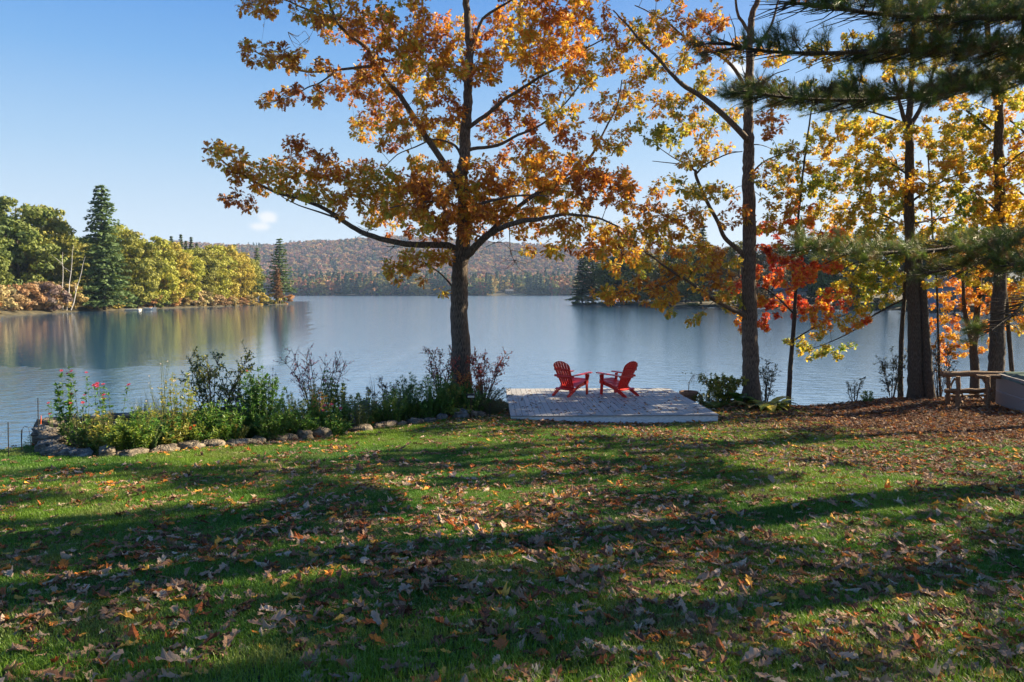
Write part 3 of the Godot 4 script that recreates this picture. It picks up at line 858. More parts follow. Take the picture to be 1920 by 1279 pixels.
	grow_tree("maple_sapling", "thin-stemmed yellow maple between the twin trunks and the bench", "maple tree", {"seed": 707, "d": 22.8, "palette": GOLD_PAL, "density": 27.0, "leaves": 42, "depth": 1.5, "leaf": "mesh_maple", "leaf_mat": "thin_leaf", "leaf_scale": 0.64, "sides": 8, "bark": "dark_bark", "bare": 0.4,
		"limbs": [
			{"pts": [[1764, 760], [1761, 690], [1759, 620], [1757, 540], [1750, 460], [1746, 380], [1740, 290]], "r0": 0.045, "r1": 0.02},
			{"pts": [[1754, 500], [1720, 480], [1680, 470], [1640, 470]], "d1": 23.4, "r0": 0.02, "r1": 0.008},
			{"pts": [[1748, 420], [1790, 380], [1830, 360]], "d1": 23.6, "r0": 0.02, "r1": 0.008},
			{"pts": [[1744, 350], [1700, 320], [1650, 310], [1600, 300]], "d1": 23.6, "r0": 0.02, "r1": 0.008},
		],
		"blobs": [[1570, 470, 34], [1620, 460, 36], [1660, 470, 36], [1700, 450, 34], [1740, 460, 34], [1780, 450, 36], [1820, 460, 34], [1690, 400, 36], [1730, 360, 36], [1780, 340, 36], [1690, 340, 34], [1640, 390, 34], [1590, 430, 34], [1560, 330, 34], [1610, 320, 32], [1520, 380, 34], [1490, 350, 32], [1480, 420, 30], [1680, 530, 28], [1640, 500, 30], [1720, 280, 32], [1780, 280, 32], [1650, 250, 32], [1590, 260, 30], [1530, 270, 30]]})
	grow_tree("maple_tree", "orange and gold maple boughs reaching in from the right edge behind the bench", "maple tree", {"seed": 717, "d": 22.5, "palette": GOLD_PAL.slice(0, 4), "density": 25.0, "leaves": 42, "depth": 1.8, "leaf": "mesh_maple", "leaf_mat": "thin_leaf", "leaf_scale": 0.66, "sides": 10, "bark": "dark_bark", "bare": 0.3,
		"limbs": [
			{"pts": [[1975, 760], [1972, 640], [1965, 520], [1960, 400], [1950, 280], [1945, 160], [1940, 40]], "r0": 0.16, "r1": 0.05, "flare": 0.05},
			{"pts": [[1966, 520], [1920, 480], [1870, 460], [1810, 450]], "d1": 23.5, "r0": 0.04, "r1": 0.01},
			{"pts": [[1960, 400], [1900, 350], [1850, 320], [1790, 300]], "d1": 23.5, "r0": 0.04, "r1": 0.01},
			{"pts": [[1950, 280], [1900, 230], [1840, 200], [1790, 190]], "d1": 23.5, "r0": 0.04, "r1": 0.01},
			{"pts": [[1968, 580], [1920, 560], [1880, 560], [1840, 570]], "d1": 23.5, "r0": 0.03, "r1": 0.01},
		],
		"blobs": [[1920, 480, 40], [1880, 450, 38], [1840, 460, 36], [1920, 540, 36], [1880, 560, 34], [1910, 600, 30], [1950, 430, 40], [1900, 390, 38], [1860, 400, 36], [1920, 340, 38], [1870, 330, 36], [1820, 380, 34], [1900, 280, 36], [1850, 250, 36], [1930, 230, 40], [1880, 200, 36], [1810, 250, 34], [1960, 520, 40], [1850, 520, 32], [1830, 300, 34], [1950, 120, 40], [1900, 100, 40]]})
	grow_tree("oak_tree", "oak just beyond the right edge whose leaves dapple the lawn", "oak tree", {"seed": 808, "d": 17.3, "palette": OAK2_PAL, "density": 9.0, "leaves": 12, "depth": 2.6, "leaf_scale": 0.9, "sides": 12, "bare": 0.4,
		"limbs": [
			{"pts": [[2160, 795], [2158, 640], [2150, 480], [2155, 300], [2150, 120], [2145, -60], [2150, -240], [2150, -420]], "r0": 0.22, "r1": 0.05, "flare": 0.08},
			{"pts": [[2152, 420], [2080, 340], [2010, 280]], "d1": 16.0, "r0": 0.07, "r1": 0.015},
			{"pts": [[2154, 300], [2230, 220], [2320, 170]], "d1": 18.5, "r0": 0.07, "r1": 0.015},
			{"pts": [[2150, 120], [2080, 30], [2010, -40]], "d1": 18.6, "r0": 0.06, "r1": 0.015},
			{"pts": [[2146, -20], [2230, -110], [2310, -160]], "d1": 16.2, "r0": 0.06, "r1": 0.015},
			{"pts": [[2148, -160], [2080, -230], [2030, -300]], "d1": 16.2, "r0": 0.05, "r1": 0.015},
		],
		"blobs": [[2030, 300, 60], [2100, 330, 60], [2200, 260, 70], [2300, 180, 70], [2100, 200, 70], [2030, 120, 60], [2180, 120, 70], [2280, 60, 70], [2060, 0, 70], [2160, 0, 70], [2250, -80, 70], [2040, -120, 70], [2140, -140, 70], [2300, -180, 70], [2060, -260, 70], [2180, -280, 70], [2250, -320, 60], [2120, -400, 70], [2030, -360, 50]]})
	make_pine()

# ---------------------------------------------------------------- white pine reaching in from the right
func needle_tuft() -> ArrayMesh:
	var mb := MB.new()
	for i in 46:
		var t := rng.randf()
		var a := rng.randf() * TAU
		var o := Vector3(cos(a), rng.randf_range(0.25, 1.5), sin(a)).normalized()
		var p := Vector3(0, t * 0.16, 0)
		var l := rng.randf_range(0.07, 0.115)
		var s := o.cross(Vector3.UP).normalized() * 0.0022
		mb.tri(p - s, p + s, p + o * l + Vector3(0, -0.012, 0))
	mb.tri(Vector3(-0.003, -0.05, 0), Vector3(0.003, -0.05, 0), Vector3(0, 0.16, 0))
	return mb.mesh()

func shade_pine(where: Vector3, label: String, tall: float) -> void:       # a pine beyond the right edge; its shade lies on the lawn
	var base := Vector3(where.x, ground_y(where.x, where.z) - 0.1, where.z)
	var root := thing("white_pine", label, "pine tree", base, 0.0, "pines beyond the right edge")
	var tr := MB.new()
	var pts := []
	for i in 22: pts.append(Vector3(0.1 * sin(i * 0.8), i * tall / 21.0, 0.1 * cos(i)))
	knobbly(tr, pts, 0.4, 0.05, 12, 0.15)
	part("trunk", tr.mesh(), M.dark_bark, root)
	var xf := []
	var cols := []
	var wood := MB.new()
	var pal := [Color(0.05, 0.11, 0.035), Color(0.065, 0.14, 0.04), Color(0.04, 0.085, 0.04)]
	for i in 64:
		var y := tall * (0.17 + 0.8 * i / 64.0)
		var a := i * 2.4 + rng.randf_range(-0.4, 0.4)
		var o := Vector3(cos(a), 0.05, sin(a))
		var l := maxf(0.8, 4.3 - absf(y / tall - 0.42) * 5.0) * rng.randf_range(0.7, 1.1)
		var p0 := Vector3(0, y, 0)
		wood.tube([p0, p0 + o * l * 0.5 + Vector3(0, 0.15, 0), p0 + o * l], [0.05, 0.03, 0.01], 5, false)
		for k in int(l * 9.0):
			var u := sqrt(rng.randf_range(0.05, 1.0))
			var side := Vector3(-o.z, 0, o.x) * rng.randf_range(-0.3, 0.3) * l * u
			var up := (Vector3.UP * 0.6 + o + dir_rand() * 0.7).normalized()
			var sc := rng.randf_range(1.5, 2.3)
			xf.append(Transform3D(basis_along(up, rng.randf() * TAU).scaled(Vector3(sc, sc, sc)), p0 + o * l * u + side + rv(0.15)))
			cols.append(pick(pal, 0.2))
	part("branches", wood.mesh(), M.dark_bark, root).set_meta("kind", "stuff")
	scatter("crown", needle_tuft(), M.needles, xf, cols, root)

func make_pine() -> void:
	rng.seed = 909
	shade_pine(Vector3(14.0, 0, -6.4), "white pine just beyond the right edge, nearest the camera", 19.0)
	shade_pine(Vector3(16.4, 0, -10.6), "white pine beyond the right edge behind the nearer one", 20.0)
	var base := Vector3(11.6, 0, -10.9)
	base.y = ground_y(base.x, base.z) - 0.1
	var root := thing("white_pine", "white pine whose dark green boughs reach in from the right edge", "pine tree", base)
	var tr := MB.new()
	var pts := []
	for i in 22:
		pts.append(Vector3(0.12 * sin(i * 0.7), i * 1.1, 0.1 * cos(i * 0.9)))
	knobbly(tr, pts, 0.42, 0.06, 16, 0.16)
	part("trunk", tr.mesh(), M.dark_bark, root)
	# boughs: [[px, py, distance], ...] in view, then the rest of the crown all round the trunk
	var boughs := [
		[[1990, 425, 12.4], [1920, 438, 12.2], [1850, 455, 12.0], [1750, 470, 11.8], [1640, 474, 11.6], [1560, 468, 11.4], [1505, 462, 11.3]],
		[[1920, 438, 12.2], [1860, 480, 12.6], [1800, 500, 12.9], [1740, 512, 13.2]],
		[[2000, 120, 11.5], [1920, 140, 11.2], [1800, 168, 10.8], [1700, 182, 10.5], [1580, 188, 10.2], [1470, 182, 10.0], [1400, 170, 9.9]],
		[[2000, 70, 10.8], [1900, 85, 10.4], [1780, 95, 10.0], [1660, 95, 9.6], [1540, 100, 9.3], [1430, 95, 9.1], [1360, 80, 9.0]],
		[[2000, 20, 10.4], [1880, 30, 9.8], [1760, 30, 9.4], [1640, 25, 9.0], [1540, 10, 8.8], [1480, 5, 8.7]],
		[[2010, 100, 11.9], [1920, 125, 12.0], [1830, 150, 12.2], [1740, 172, 12.4], [1650, 186, 12.7], [1600, 180, 12.9]],
		[[2010, -10, 11.0], [1900, -15, 10.6], [1780, -20, 10.2], [1660, -15, 9.9], [1560, -25, 9.6]],
		[[2000, 560, 12.6], [1940, 560, 12.4], [1900, 590, 12.2], [1860, 620, 12.0]],
		[[2000, 500, 11.4], [1940, 490, 11.2], [1900, 500, 11.0]],
	]
	var wood := MB.new()
	var xf := []
	var cols := []
	var pal := [Color(0.08, 0.13, 0.025), Color(0.1, 0.155, 0.028), Color(0.12, 0.18, 0.03), Color(0.06, 0.1, 0.025), Color(0.2, 0.2, 0.04), Color(0.16, 0.1, 0.04)]
	var paths := []
	for b in boughs:
		var w := []
		for q in b: w.append(P(q[0], q[1], q[2]) - base)
		paths.append([smooth_path(w, 4), 0.05, 1.0])
	for i in 52:
		var y := 5.5 + i * 0.34
		var a := i * 2.4 + rng.randf_range(-0.4, 0.4)
		var o := Vector3(cos(a), 0.0, sin(a))
		var l := (4.7 - absf(y - 9.5) * 0.3) * rng.randf_range(0.75, 1.15)
		# boughs that would cross the view in front of the lake are the ones laid out above
		var tip := base + Vector3(0, y, 0) + o * l
		if tip.z < -3.0 and tip.x < -tip.z * 0.72 and tip.y < 4.3 - tip.z * 0.42: continue
		var p0 := Vector3(0, y, 0)
		paths.append([smooth_path([p0, p0 + o * l * 0.4 + Vector3(0, 0.2, 0), p0 + o * l * 0.75 + rv(0.25), p0 + o * l + Vector3(0, 0.1, 0)], 4), 0.055, 1.6])
	for pi in paths.size():
		var path: Array = paths[pi][0]
		var coarse: float = paths[pi][2]
		var mb := MB.new()
		var rad := []
		for i in path.size(): rad.append(lerpf(paths[pi][1], 0.012, float(i) / (path.size() - 1)))
		mb.tube(path, rad, 7, true)
		part("branch", mb.mesh(), M.dark_bark, root)
		for i in range(1, path.size()):
			var t := float(i) / (path.size() - 1)
			if t < 0.18 and coarse > 1.0: continue
			var along: Vector3 = (path[i] - path[i - 1]).normalized()
			var nside := 7 if coarse == 1.0 else 4
			for s in nside:
				var side: Vector3 = along.cross(Vector3.UP).normalized() * (1.0 if s % 2 == 0 else -1.0)
				var l := rng.randf_range(0.3, 0.85) * (1.15 - t * 0.5)
				var dirn := (side * 0.8 + along * rng.randf_range(0.5, 1.1) + Vector3(0, rng.randf_range(-0.3, 0.4), 0)).normalized()
				var q0: Vector3 = path[i - 1].lerp(path[i], rng.randf())
				var q1 := q0 + dirn * l + Vector3(0, rng.randf_range(-0.05, 0.08), 0)
				wood.tube([q0, q0.lerp(q1, 0.5) + rv(0.03), q1], [0.009, 0.006, 0.003], 4, false)
				var bare := noise_b.get_noise_3d(q1.x * 12.0, q1.y * 12.0, q1.z * 12.0) < (-0.2 if pi < boughs.size() else -0.6)
				if bare: continue
				var cnt := int(l * ((15.0 if pi in [0, 1, 7, 8] else 21.0) if coarse == 1.0 else 11.0))
				for k in cnt:
					var u := rng.randf_range(0.3, 1.0)
					var p := q0.lerp(q1, u)
					var o := (dirn * 0.7 + dir_rand() * 0.7 + Vector3(0, 0.35, 0)).normalized()
					var sc := rng.randf_range(0.8, 1.15) * coarse
					var bs := basis_along(o, rng.randf() * TAU)
					xf.append(Transform3D(bs.scaled(Vector3(sc, sc, sc)), p + rv(0.03)))
					cols.append(pick(pal, 0.25))
	part("twigs", wood.mesh(), M.twig_bark, root).set_meta("kind", "stuff")
	scatter("crown", needle_tuft(), M.needles, xf, cols, root)
	print("pine tufts ", xf.size())

# ---------------------------------------------------------------- trees across the water
func spray(mb: MB, p: Vector3, o: Vector3, size: float, col: Color) -> void:   # a leafy spray: three small leaf faces round one point
	var x := o.cross(Vector3(0.3, 1, 0.2)).normalized()
	var y := x.cross(o).normalized()
	for k in 2:
		var a := rng.randf() * TAU
		var u := (x * cos(a) + y * sin(a)) * size
		var w := (y * cos(a) - x * sin(a)) * size * 0.55 + o * size * rng.randf_range(-0.35, 0.35)
		mb.tri_c(p - u * 0.5 + w * 0.2, p + u * 0.55 + o * size * 0.2, p + w, col)

func hardwood_crown(h: float, r: float, clumps: int, leaves: int, leaf: float, low := 0.22) -> ArrayMesh:
	var mb := MB.new()
	for c in clumps:
		var t := rng.randf_range(low, 1.0)
		var prof := sqrt(maxf(0.02, 1.0 - pow((t - 0.55) / 0.48, 2.0)))
		var a := rng.randf() * TAU
		var rr := r * prof * sqrt(rng.randf_range(0.2, 1.0))
		var cc := Vector3(cos(a) * rr, t * h * 0.94, sin(a) * rr)
		var cr := r * rng.randf_range(0.13, 0.32)
		var tint := rng.randf_range(0.72, 1.25)
		var hue := rng.randf_range(-0.12, 0.12)
		for k in leaves:
			var o := dir_rand()
			o.y = o.y * 0.75 + 0.2
			o = o.normalized()
			var p := cc + Vector3(o.x, o.y * 0.62, o.z) * cr * rng.randf_range(0.6, 1.05)
			var b := tint * rng.randf_range(0.8, 1.2)
			spray(mb, p, (o + dir_rand() * 0.7).normalized(), leaf * rng.randf_range(0.7, 1.3), Color(b * (1.0 + hue), b, b * (1.0 - hue)))
	return mb.mesh()

func conifer_crown(h: float, r: float, whorls: int, per: int, leaf: float, ragged: float, low: float, taper := 0.85) -> ArrayMesh:
	var mb := MB.new()
	for i in whorls:
		var t := low + (1.0 - low) * (i + 0.5) / whorls
		var y := t * h
		var lmax := r * pow(1.0 - (t - low) / (1.0 - low) * 0.97, taper) + r * 0.05
		for b in per:
			var a := TAU * b / per + i * 1.9 + rng.randf_range(-0.4, 0.4)
			var l := lmax * rng.randf_range(1.0 - ragged, 1.0 + ragged * 0.35)
			var o := Vector3(cos(a), 0, sin(a))
			var side := Vector3(-o.z, 0, o.x)
			var n := maxi(3, int(l / (leaf * 0.4)))
			var rise := rng.randf_range(0.02, 0.22)
			var tint := rng.randf_range(0.75, 1.2)
			for k in n:
				var u := (k + rng.randf()) / n
				if u < 0.15: continue
				var wdt := l * 0.24 * (1.15 - u * 0.6)
				for s in 2:
					var p := o * l * u + Vector3(0, y + l * u * rise - l * u * u * 0.12 + rng.randf_range(-0.25, 0.2) * leaf, 0) + side * rng.randf_range(-wdt, wdt)
					var bb := tint * rng.randf_range(0.8, 1.2)
					spray(mb, p, (Vector3.UP + dir_rand() * 0.45 + o * 0.25).normalized(), leaf * rng.randf_range(0.8, 1.3), Color(bb, bb, bb))
	return mb.mesh()

func stem_mesh(h: float, r: float, lean := 0.0, limbs := 0) -> ArrayMesh:
	var mb := MB.new()
	var pts := []
	var rad := []
	for i in 8:
		var t := i / 7.0
		pts.append(Vector3(lean * t * h + 0.15 * sin(i * 1.7), t * h, 0.12 * cos(i * 1.3)))
		rad.append(lerpf(r, r * 0.2, t))
	mb.tube(pts, rad, 7, true)
	for k in limbs:
		var t := rng.randf_range(0.3, 0.8)
		var p := Vector3(lean * t * h, t * h, 0)
		var a := rng.randf() * TAU
		var e := p + Vector3(cos(a), 0.7, sin(a)) * h * 0.22
		mb.tube([p, p.lerp(e, 0.5) + rv(0.2), e], [r * 0.35, r * 0.25, r * 0.1], 5, false)
	return mb.mesh()

func tint_mat(c: Color) -> StandardMaterial3D:
	var key := "leaf_%.3f_%.3f_%.3f" % [c.r, c.g, c.b]
	if not M.has(key):
		var m: StandardMaterial3D = M.far_leaf.duplicate()
		m.resource_name = "foliage"
		m.albedo_color = lin(c)
		M[key] = m
	return M[key]

const ORD := ["first", "second", "third", "fourth", "fifth", "sixth", "seventh", "eighth", "ninth", "tenth", "eleventh", "twelfth", "thirteenth", "fourteenth", "fifteenth", "sixteenth", "seventeenth", "eighteenth", "nineteenth", "twentieth", "twenty-first", "twenty-second", "twenty-third", "twenty-fourth", "twenty-fifth", "twenty-sixth", "twenty-seventh", "twenty-eighth", "twenty-ninth", "thirtieth"]

func far_tree(called: String, label: String, category: String, crown: Mesh, stem: Mesh, col: Color, where: Vector3, sc: Vector3, group := "", bark := "dark_bark") -> Node3D:
	var o := thing(called, label, category, where, rng.randf() * TAU, group)
	o.scale = sc
	part("trunk", stem, M[bark], o)
	part("crown", crown, tint_mat(col), o)
	return o

func make_left_shore() -> void:
	rng.seed = 4001
	var hard := []
	for k in 5:
		hard.append(hardwood_crown(18.0, 5.6, 118, 56, 0.56, 0.1))
	var pines := [conifer_crown(26.0, 6.6, 30, 9, 0.8, 0.35, 0.03, 0.62), conifer_crown(22.0, 3.9, 22, 7, 0.7, 0.5, 0.16, 0.6)]
	var spruce := conifer_crown(16.0, 2.7, 28, 8, 0.5, 0.2, 0.05, 0.9)
	var stem := stem_mesh(16.0, 0.32, 0.0, 6)
	var pstem := stem_mesh(25.3, 0.36, 0.0, 0)
	var ostem := stem_mesh(21.6, 0.3, 0.0, 0)
	var sstem := stem_mesh(15.6, 0.2, 0.0, 0)
	M["open_stem"] = ostem
	M["spruce_stem"] = sstem
	M["hard_meshes"] = hard
	M["pine_meshes"] = pines
	M["spruce_mesh"] = spruce
	M["stem_mesh"] = stem
	M["pine_stem"] = pstem
	var green := Color(0.17, 0.21, 0.035)
	var olive := Color(0.27, 0.27, 0.04)
	var yell := Color(0.36, 0.36, 0.04)
	var gold := Color(0.42, 0.34, 0.042)
	var dgreen := Color(0.11, 0.16, 0.032)
	var rust := Color(0.24, 0.12, 0.04)
	var pineg := Color(0.1, 0.165, 0.045)
	# front row: [px, distance, height, crown width factor, colour, description]
	var front := [
		[-45, 128, 16, 1.0, gold, "gold and orange"], [28, 165, 21, 1.0, dgreen, "dark green"], [78, 170, 24, 1.1, green, "broad green"], [122, 178, 23.5, 1.0, olive, "olive green"], [150, 200, 21, 0.8, green, "green"],
		[262, 196, 20.5, 0.9, yell, "yellow-green"], [292, 196, 19.5, 1.0, olive, "olive"], [322, 204, 19, 1.0, yell, "yellow-topped"], [350, 212, 18, 1.05, gold, "golden"], [382, 222, 16.5, 1.0, yell, "bright yellow-green"],
		[408, 232, 17, 1.0, olive, "olive-gold"], [432, 240, 18.5, 1.0, yell, "yellow"], [455, 250, 19, 1.0, gold, "gold"], [478, 258, 17.5, 0.9, gold, "tawny gold"], [498, 268, 15.5, 0.8, olive, "small olive"]]
	for i in front.size():
		var f: Array = front[i]
		var d: float = f[1]
		var x: float = (f[0] - 960.0) / FOCAL * d * 1.004 - 4.5
		var s: float = f[2] * 1.06 / 18.0
		far_tree("shore_tree", "%s hardwood tree, %s along the left shore front row from the left" % [f[5], ORD[i]], "tree", hard[i % 5], stem, f[4], Vector3(x, left_land_y(x, d) - 0.3, -d), Vector3(s * f[3], s, s * f[3]), "hardwoods along the left shore")
	# the landmark conifers
	far_tree("white_pine", "tallest dark green white pine standing out of the left shore woods", "pine tree", pines[0], pstem, pineg, Vector3(-97.5, 0.2, -179.0), Vector3(1.02, 1.14, 1.02))
	far_tree("white_pine", "tall open-crowned pine near the tip of the left point", "pine tree", pines[1], ostem, pineg, Vector3(-86.5, 0.4, -279.0), Vector3(1.35, 1.09, 1.35))
	far_tree("white_pine", "thin pine top poking above gold trees left of the tip", "pine tree", pines[1], ostem, pineg, Vector3(-97.0, 0.4, -285.0), Vector3(0.8, 0.95, 0.8))
	far_tree("white_pine", "thin pine above the golden trees midway down the left point", "pine tree", pines[1], ostem, pineg, Vector3(-101.0, 0.4, -274.0), Vector3(0.85, 0.98, 0.85))
	far_tree("withered_pine", "small rusty brown conifer leaning at the tip of the left point", "tree", pines[1], ostem, rust, Vector3(-84.5, 0.3, -270.0), Vector3(0.62, 0.58, 0.62)).rotation.z = 0.08
	for k in 6:
		var px: float = [325.0, 343.0, 352.0, 362.0, 372.0, 312.0][k]
		var d := 245.0 + k * 4.0
		var x := (px - 960.0) / FOCAL * d
		far_tree("spruce_tree", "dark spruce spire above the golden woods, %s of six from the left" % ORD[[1, 2, 3, 4, 5, 0][k]], "spruce", spruce, sstem, Color(0.07, 0.115, 0.05), Vector3(x, left_land_y(x, d), -d), Vector3(1.1, [1.32, 1.38, 1.26, 1.36, 1.24, 1.2][k], 1.1), "spruces behind the left shore")
	# rows behind: nothing tells these apart
	var pal := [green, olive, yell, dgreen, gold, olive, green]
	for k in 54:
		var d := rng.randf_range(140.0, 290.0)
		var x := curve(LEFT_SHORE, d) - rng.randf_range(9.0, 46.0)
		var px := 960.0 + x / d * FOCAL
		if px < -120.0 or px > 520.0: continue
		var top := lerpf(20.0, 15.5, (d - 140.0) / 150.0)
		var s := top * rng.randf_range(0.85, 1.08) / 18.0
		var c: Color = pal[rng.randi() % pal.size()]
		far_tree("shore_tree", "leafy hardwood crown standing back in the left shore woods", "tree", hard[rng.randi() % 5], stem, c, Vector3(x, left_land_y(x, d) - 0.3, -d), Vector3(s, s, s), "hardwoods in the rows behind the left shore")
	# white birches
	for k in 3:
		var px: float = [118.0, 126.0, 134.0][k]
		var d := 168.0
		var x := (px - 960.0) / FOCAL * d
		var o := thing("birch_tree", "pale leafless birch trunk on the left shore, %s of three" % ["leftmost", "middle", "rightmost and most leaning"][k], "birch", Vector3(x, 0.4, -d), 0.0, "birch trunks on the left shore")
		part("trunk", stem_mesh([13.0, 14.5, 12.0][k], 0.12, [0.04, 0.14, 0.3][k], 1), M.birch_bark, o)
	# shrubs along the water
	var bush := []
	for k in 3: bush.append(hardwood_crown(3.0, 2.0, 26, 44, 0.32, 0.03))
	var bstem := stem_mesh(2.0, 0.06, 0.0, 4)
	var bcol := [["orange", Color(0.44, 0.23, 0.08)], ["yellow", Color(0.5, 0.38, 0.07)], ["russet", Color(0.38, 0.22, 0.1)], ["straw", Color(0.45, 0.36, 0.16)], ["green", Color(0.2, 0.25, 0.05)], ["amber", Color(0.44, 0.33, 0.12)], ["tawny", Color(0.42, 0.3, 0.15)]]
	var n := 0
	for px in [-20, 8, 34, 60, 88, 112, 134, 178, 205, 228, 262, 290, 312, 335, 352, 372, 392, 410, 428, 446, 462, 478, 494, 508, 522, 534, 545]:
		var d := curve([[-20, 139], [0, 141], [140, 172], [260, 194], [400, 231], [480, 258], [545, 286]], px)
		var x: float = (px - 960.0) / FOCAL * d
		x -= 1.5
		var bc: Array = bcol[(n * 3 + n / 4) % bcol.size()]
		var s := rng.randf_range(1.1, 1.7) * (1.25 if px < 150 else 1.0)
		far_tree("shore_shrub", "%s shrub at the left waterline, %s from the left" % [bc[0], ORD[n]], "shrub", bush[n % 3], bstem, bc[1], Vector3(x, left_land_y(x, d) - 0.2, -d), Vector3(s * 1.1, s * 0.95, s * 1.1), "shrubs along the left waterline")
		n += 1
	far_tree("shore_shrub", "large dome-shaped mauve-brown bare shrub behind the left waterline", "shrub", bush[1], bstem, Color(0.24, 0.16, 0.13), Vector3(-99.5, 0.6, -161.0), Vector3(2.2, 1.9, 2.2), "shrubs along the left waterline")
	# small float and white boat drawn up
	var bm := MB.new()
	bm.box(Vector3(3.6, 0.25, 1.5), Transform3D(Basis(), Vector3(0, 0.15, 0)), 0.05)
	var fl := thing("swim_float", "thin pale dock float lying at the left shore waterline", "dock", Vector3((250 - 960) / FOCAL * 186.0, 0.0, -186.0))
	part("platform", bm.mesh(), M.house_white, fl)
	var boat := thing("rowing_boat", "small white boat moored at the left shore", "boat", Vector3((281 - 960) / FOCAL * 188.0, 0.0, -188.0), 0.2)
	var hull := MB.new()
	var ring := []
	for i in 13:
		var t := i / 12.0
		var wv := sin(PI * minf(t * 1.25 + 0.12, 1.0)) * 0.62
		ring.append([Vector3(-1.7 + 3.4 * t, 0.55 + 0.12 * t * t, wv), Vector3(-1.7 + 3.4 * t, 0.55 + 0.12 * t * t, -wv), Vector3(-1.6 + 3.1 * t, 0.0, 0.0)])
	for i in 12:
		hull.quad(ring[i][0], ring[i + 1][0], ring[i + 1][2], ring[i][2])
		hull.quad(ring[i][2], ring[i + 1][2], ring[i + 1][1], ring[i][1])
	part("hull", hull.mesh(), M.house_white, boat)
	var seat := MB.new()
	seat.box(Vector3(0.25, 0.05, 1.0), Transform3D(Basis(), Vector3(0.1, 0.42, 0)), 0.01)
	part("seat", seat.mesh(), M.log_wood, boat)

func house(called: String, label: String, where: Vector3, turn: float, size: Vector3, wall_mat: String) -> void:
	var o := thing(called, label, "house", where, turn)
	var w := MB.new()
	w.box(size, Transform3D(Basis(), Vector3(0, size.y / 2.0, 0)), 0.02)
	part("wall", w.mesh(), M[wall_mat], o)
	var r := MB.new()
	var hx := size.x / 2.0 + 0.4
	var hz := size.z / 2.0 + 0.5
	var a := Vector3(-hx, size.y - 0.05, hz)
	var b := Vector3(hx, size.y - 0.05, hz)
	var c := Vector3(-hx, size.y - 0.05, -hz)
	var e := Vector3(hx, size.y - 0.05, -hz)
	var f := Vector3(-hx, size.y + size.z * 0.38, 0)
	var g := Vector3(hx, size.y + size.z * 0.38, 0)
	r.quad(a, f, g, b)
	r.quad(e, g, f, c)
	r.tri(c, f, a)
	r.tri(b, g, e)
	r.quad(a, b, e, c)
	part("roof", r.mesh(), M.house_roof, o)
	for k in 3:
		var q := MB.new()
		q.box(Vector3(size.x * 0.14, size.y * 0.34, 0.08), Transform3D(Basis(), Vector3((k - 1) * size.x * 0.3, size.y * 0.55, size.z / 2.0 + 0.03)), 0.01)
		var win := part("window", q.mesh(), M.dark_glass, o)
		for s in [-1.0, 1.0]:
			var fr := MB.new()
			fr.box(Vector3(0.1, size.y * 0.34 + 0.2, 0.1), Transform3D(Basis(), Vector3((k - 1) * size.x * 0.3 + s * (size.x * 0.07 + 0.05), size.y * 0.55, size.z / 2.0 + 0.05)), 0.01)
			part("frame", fr.mesh(), M.house_white, win)

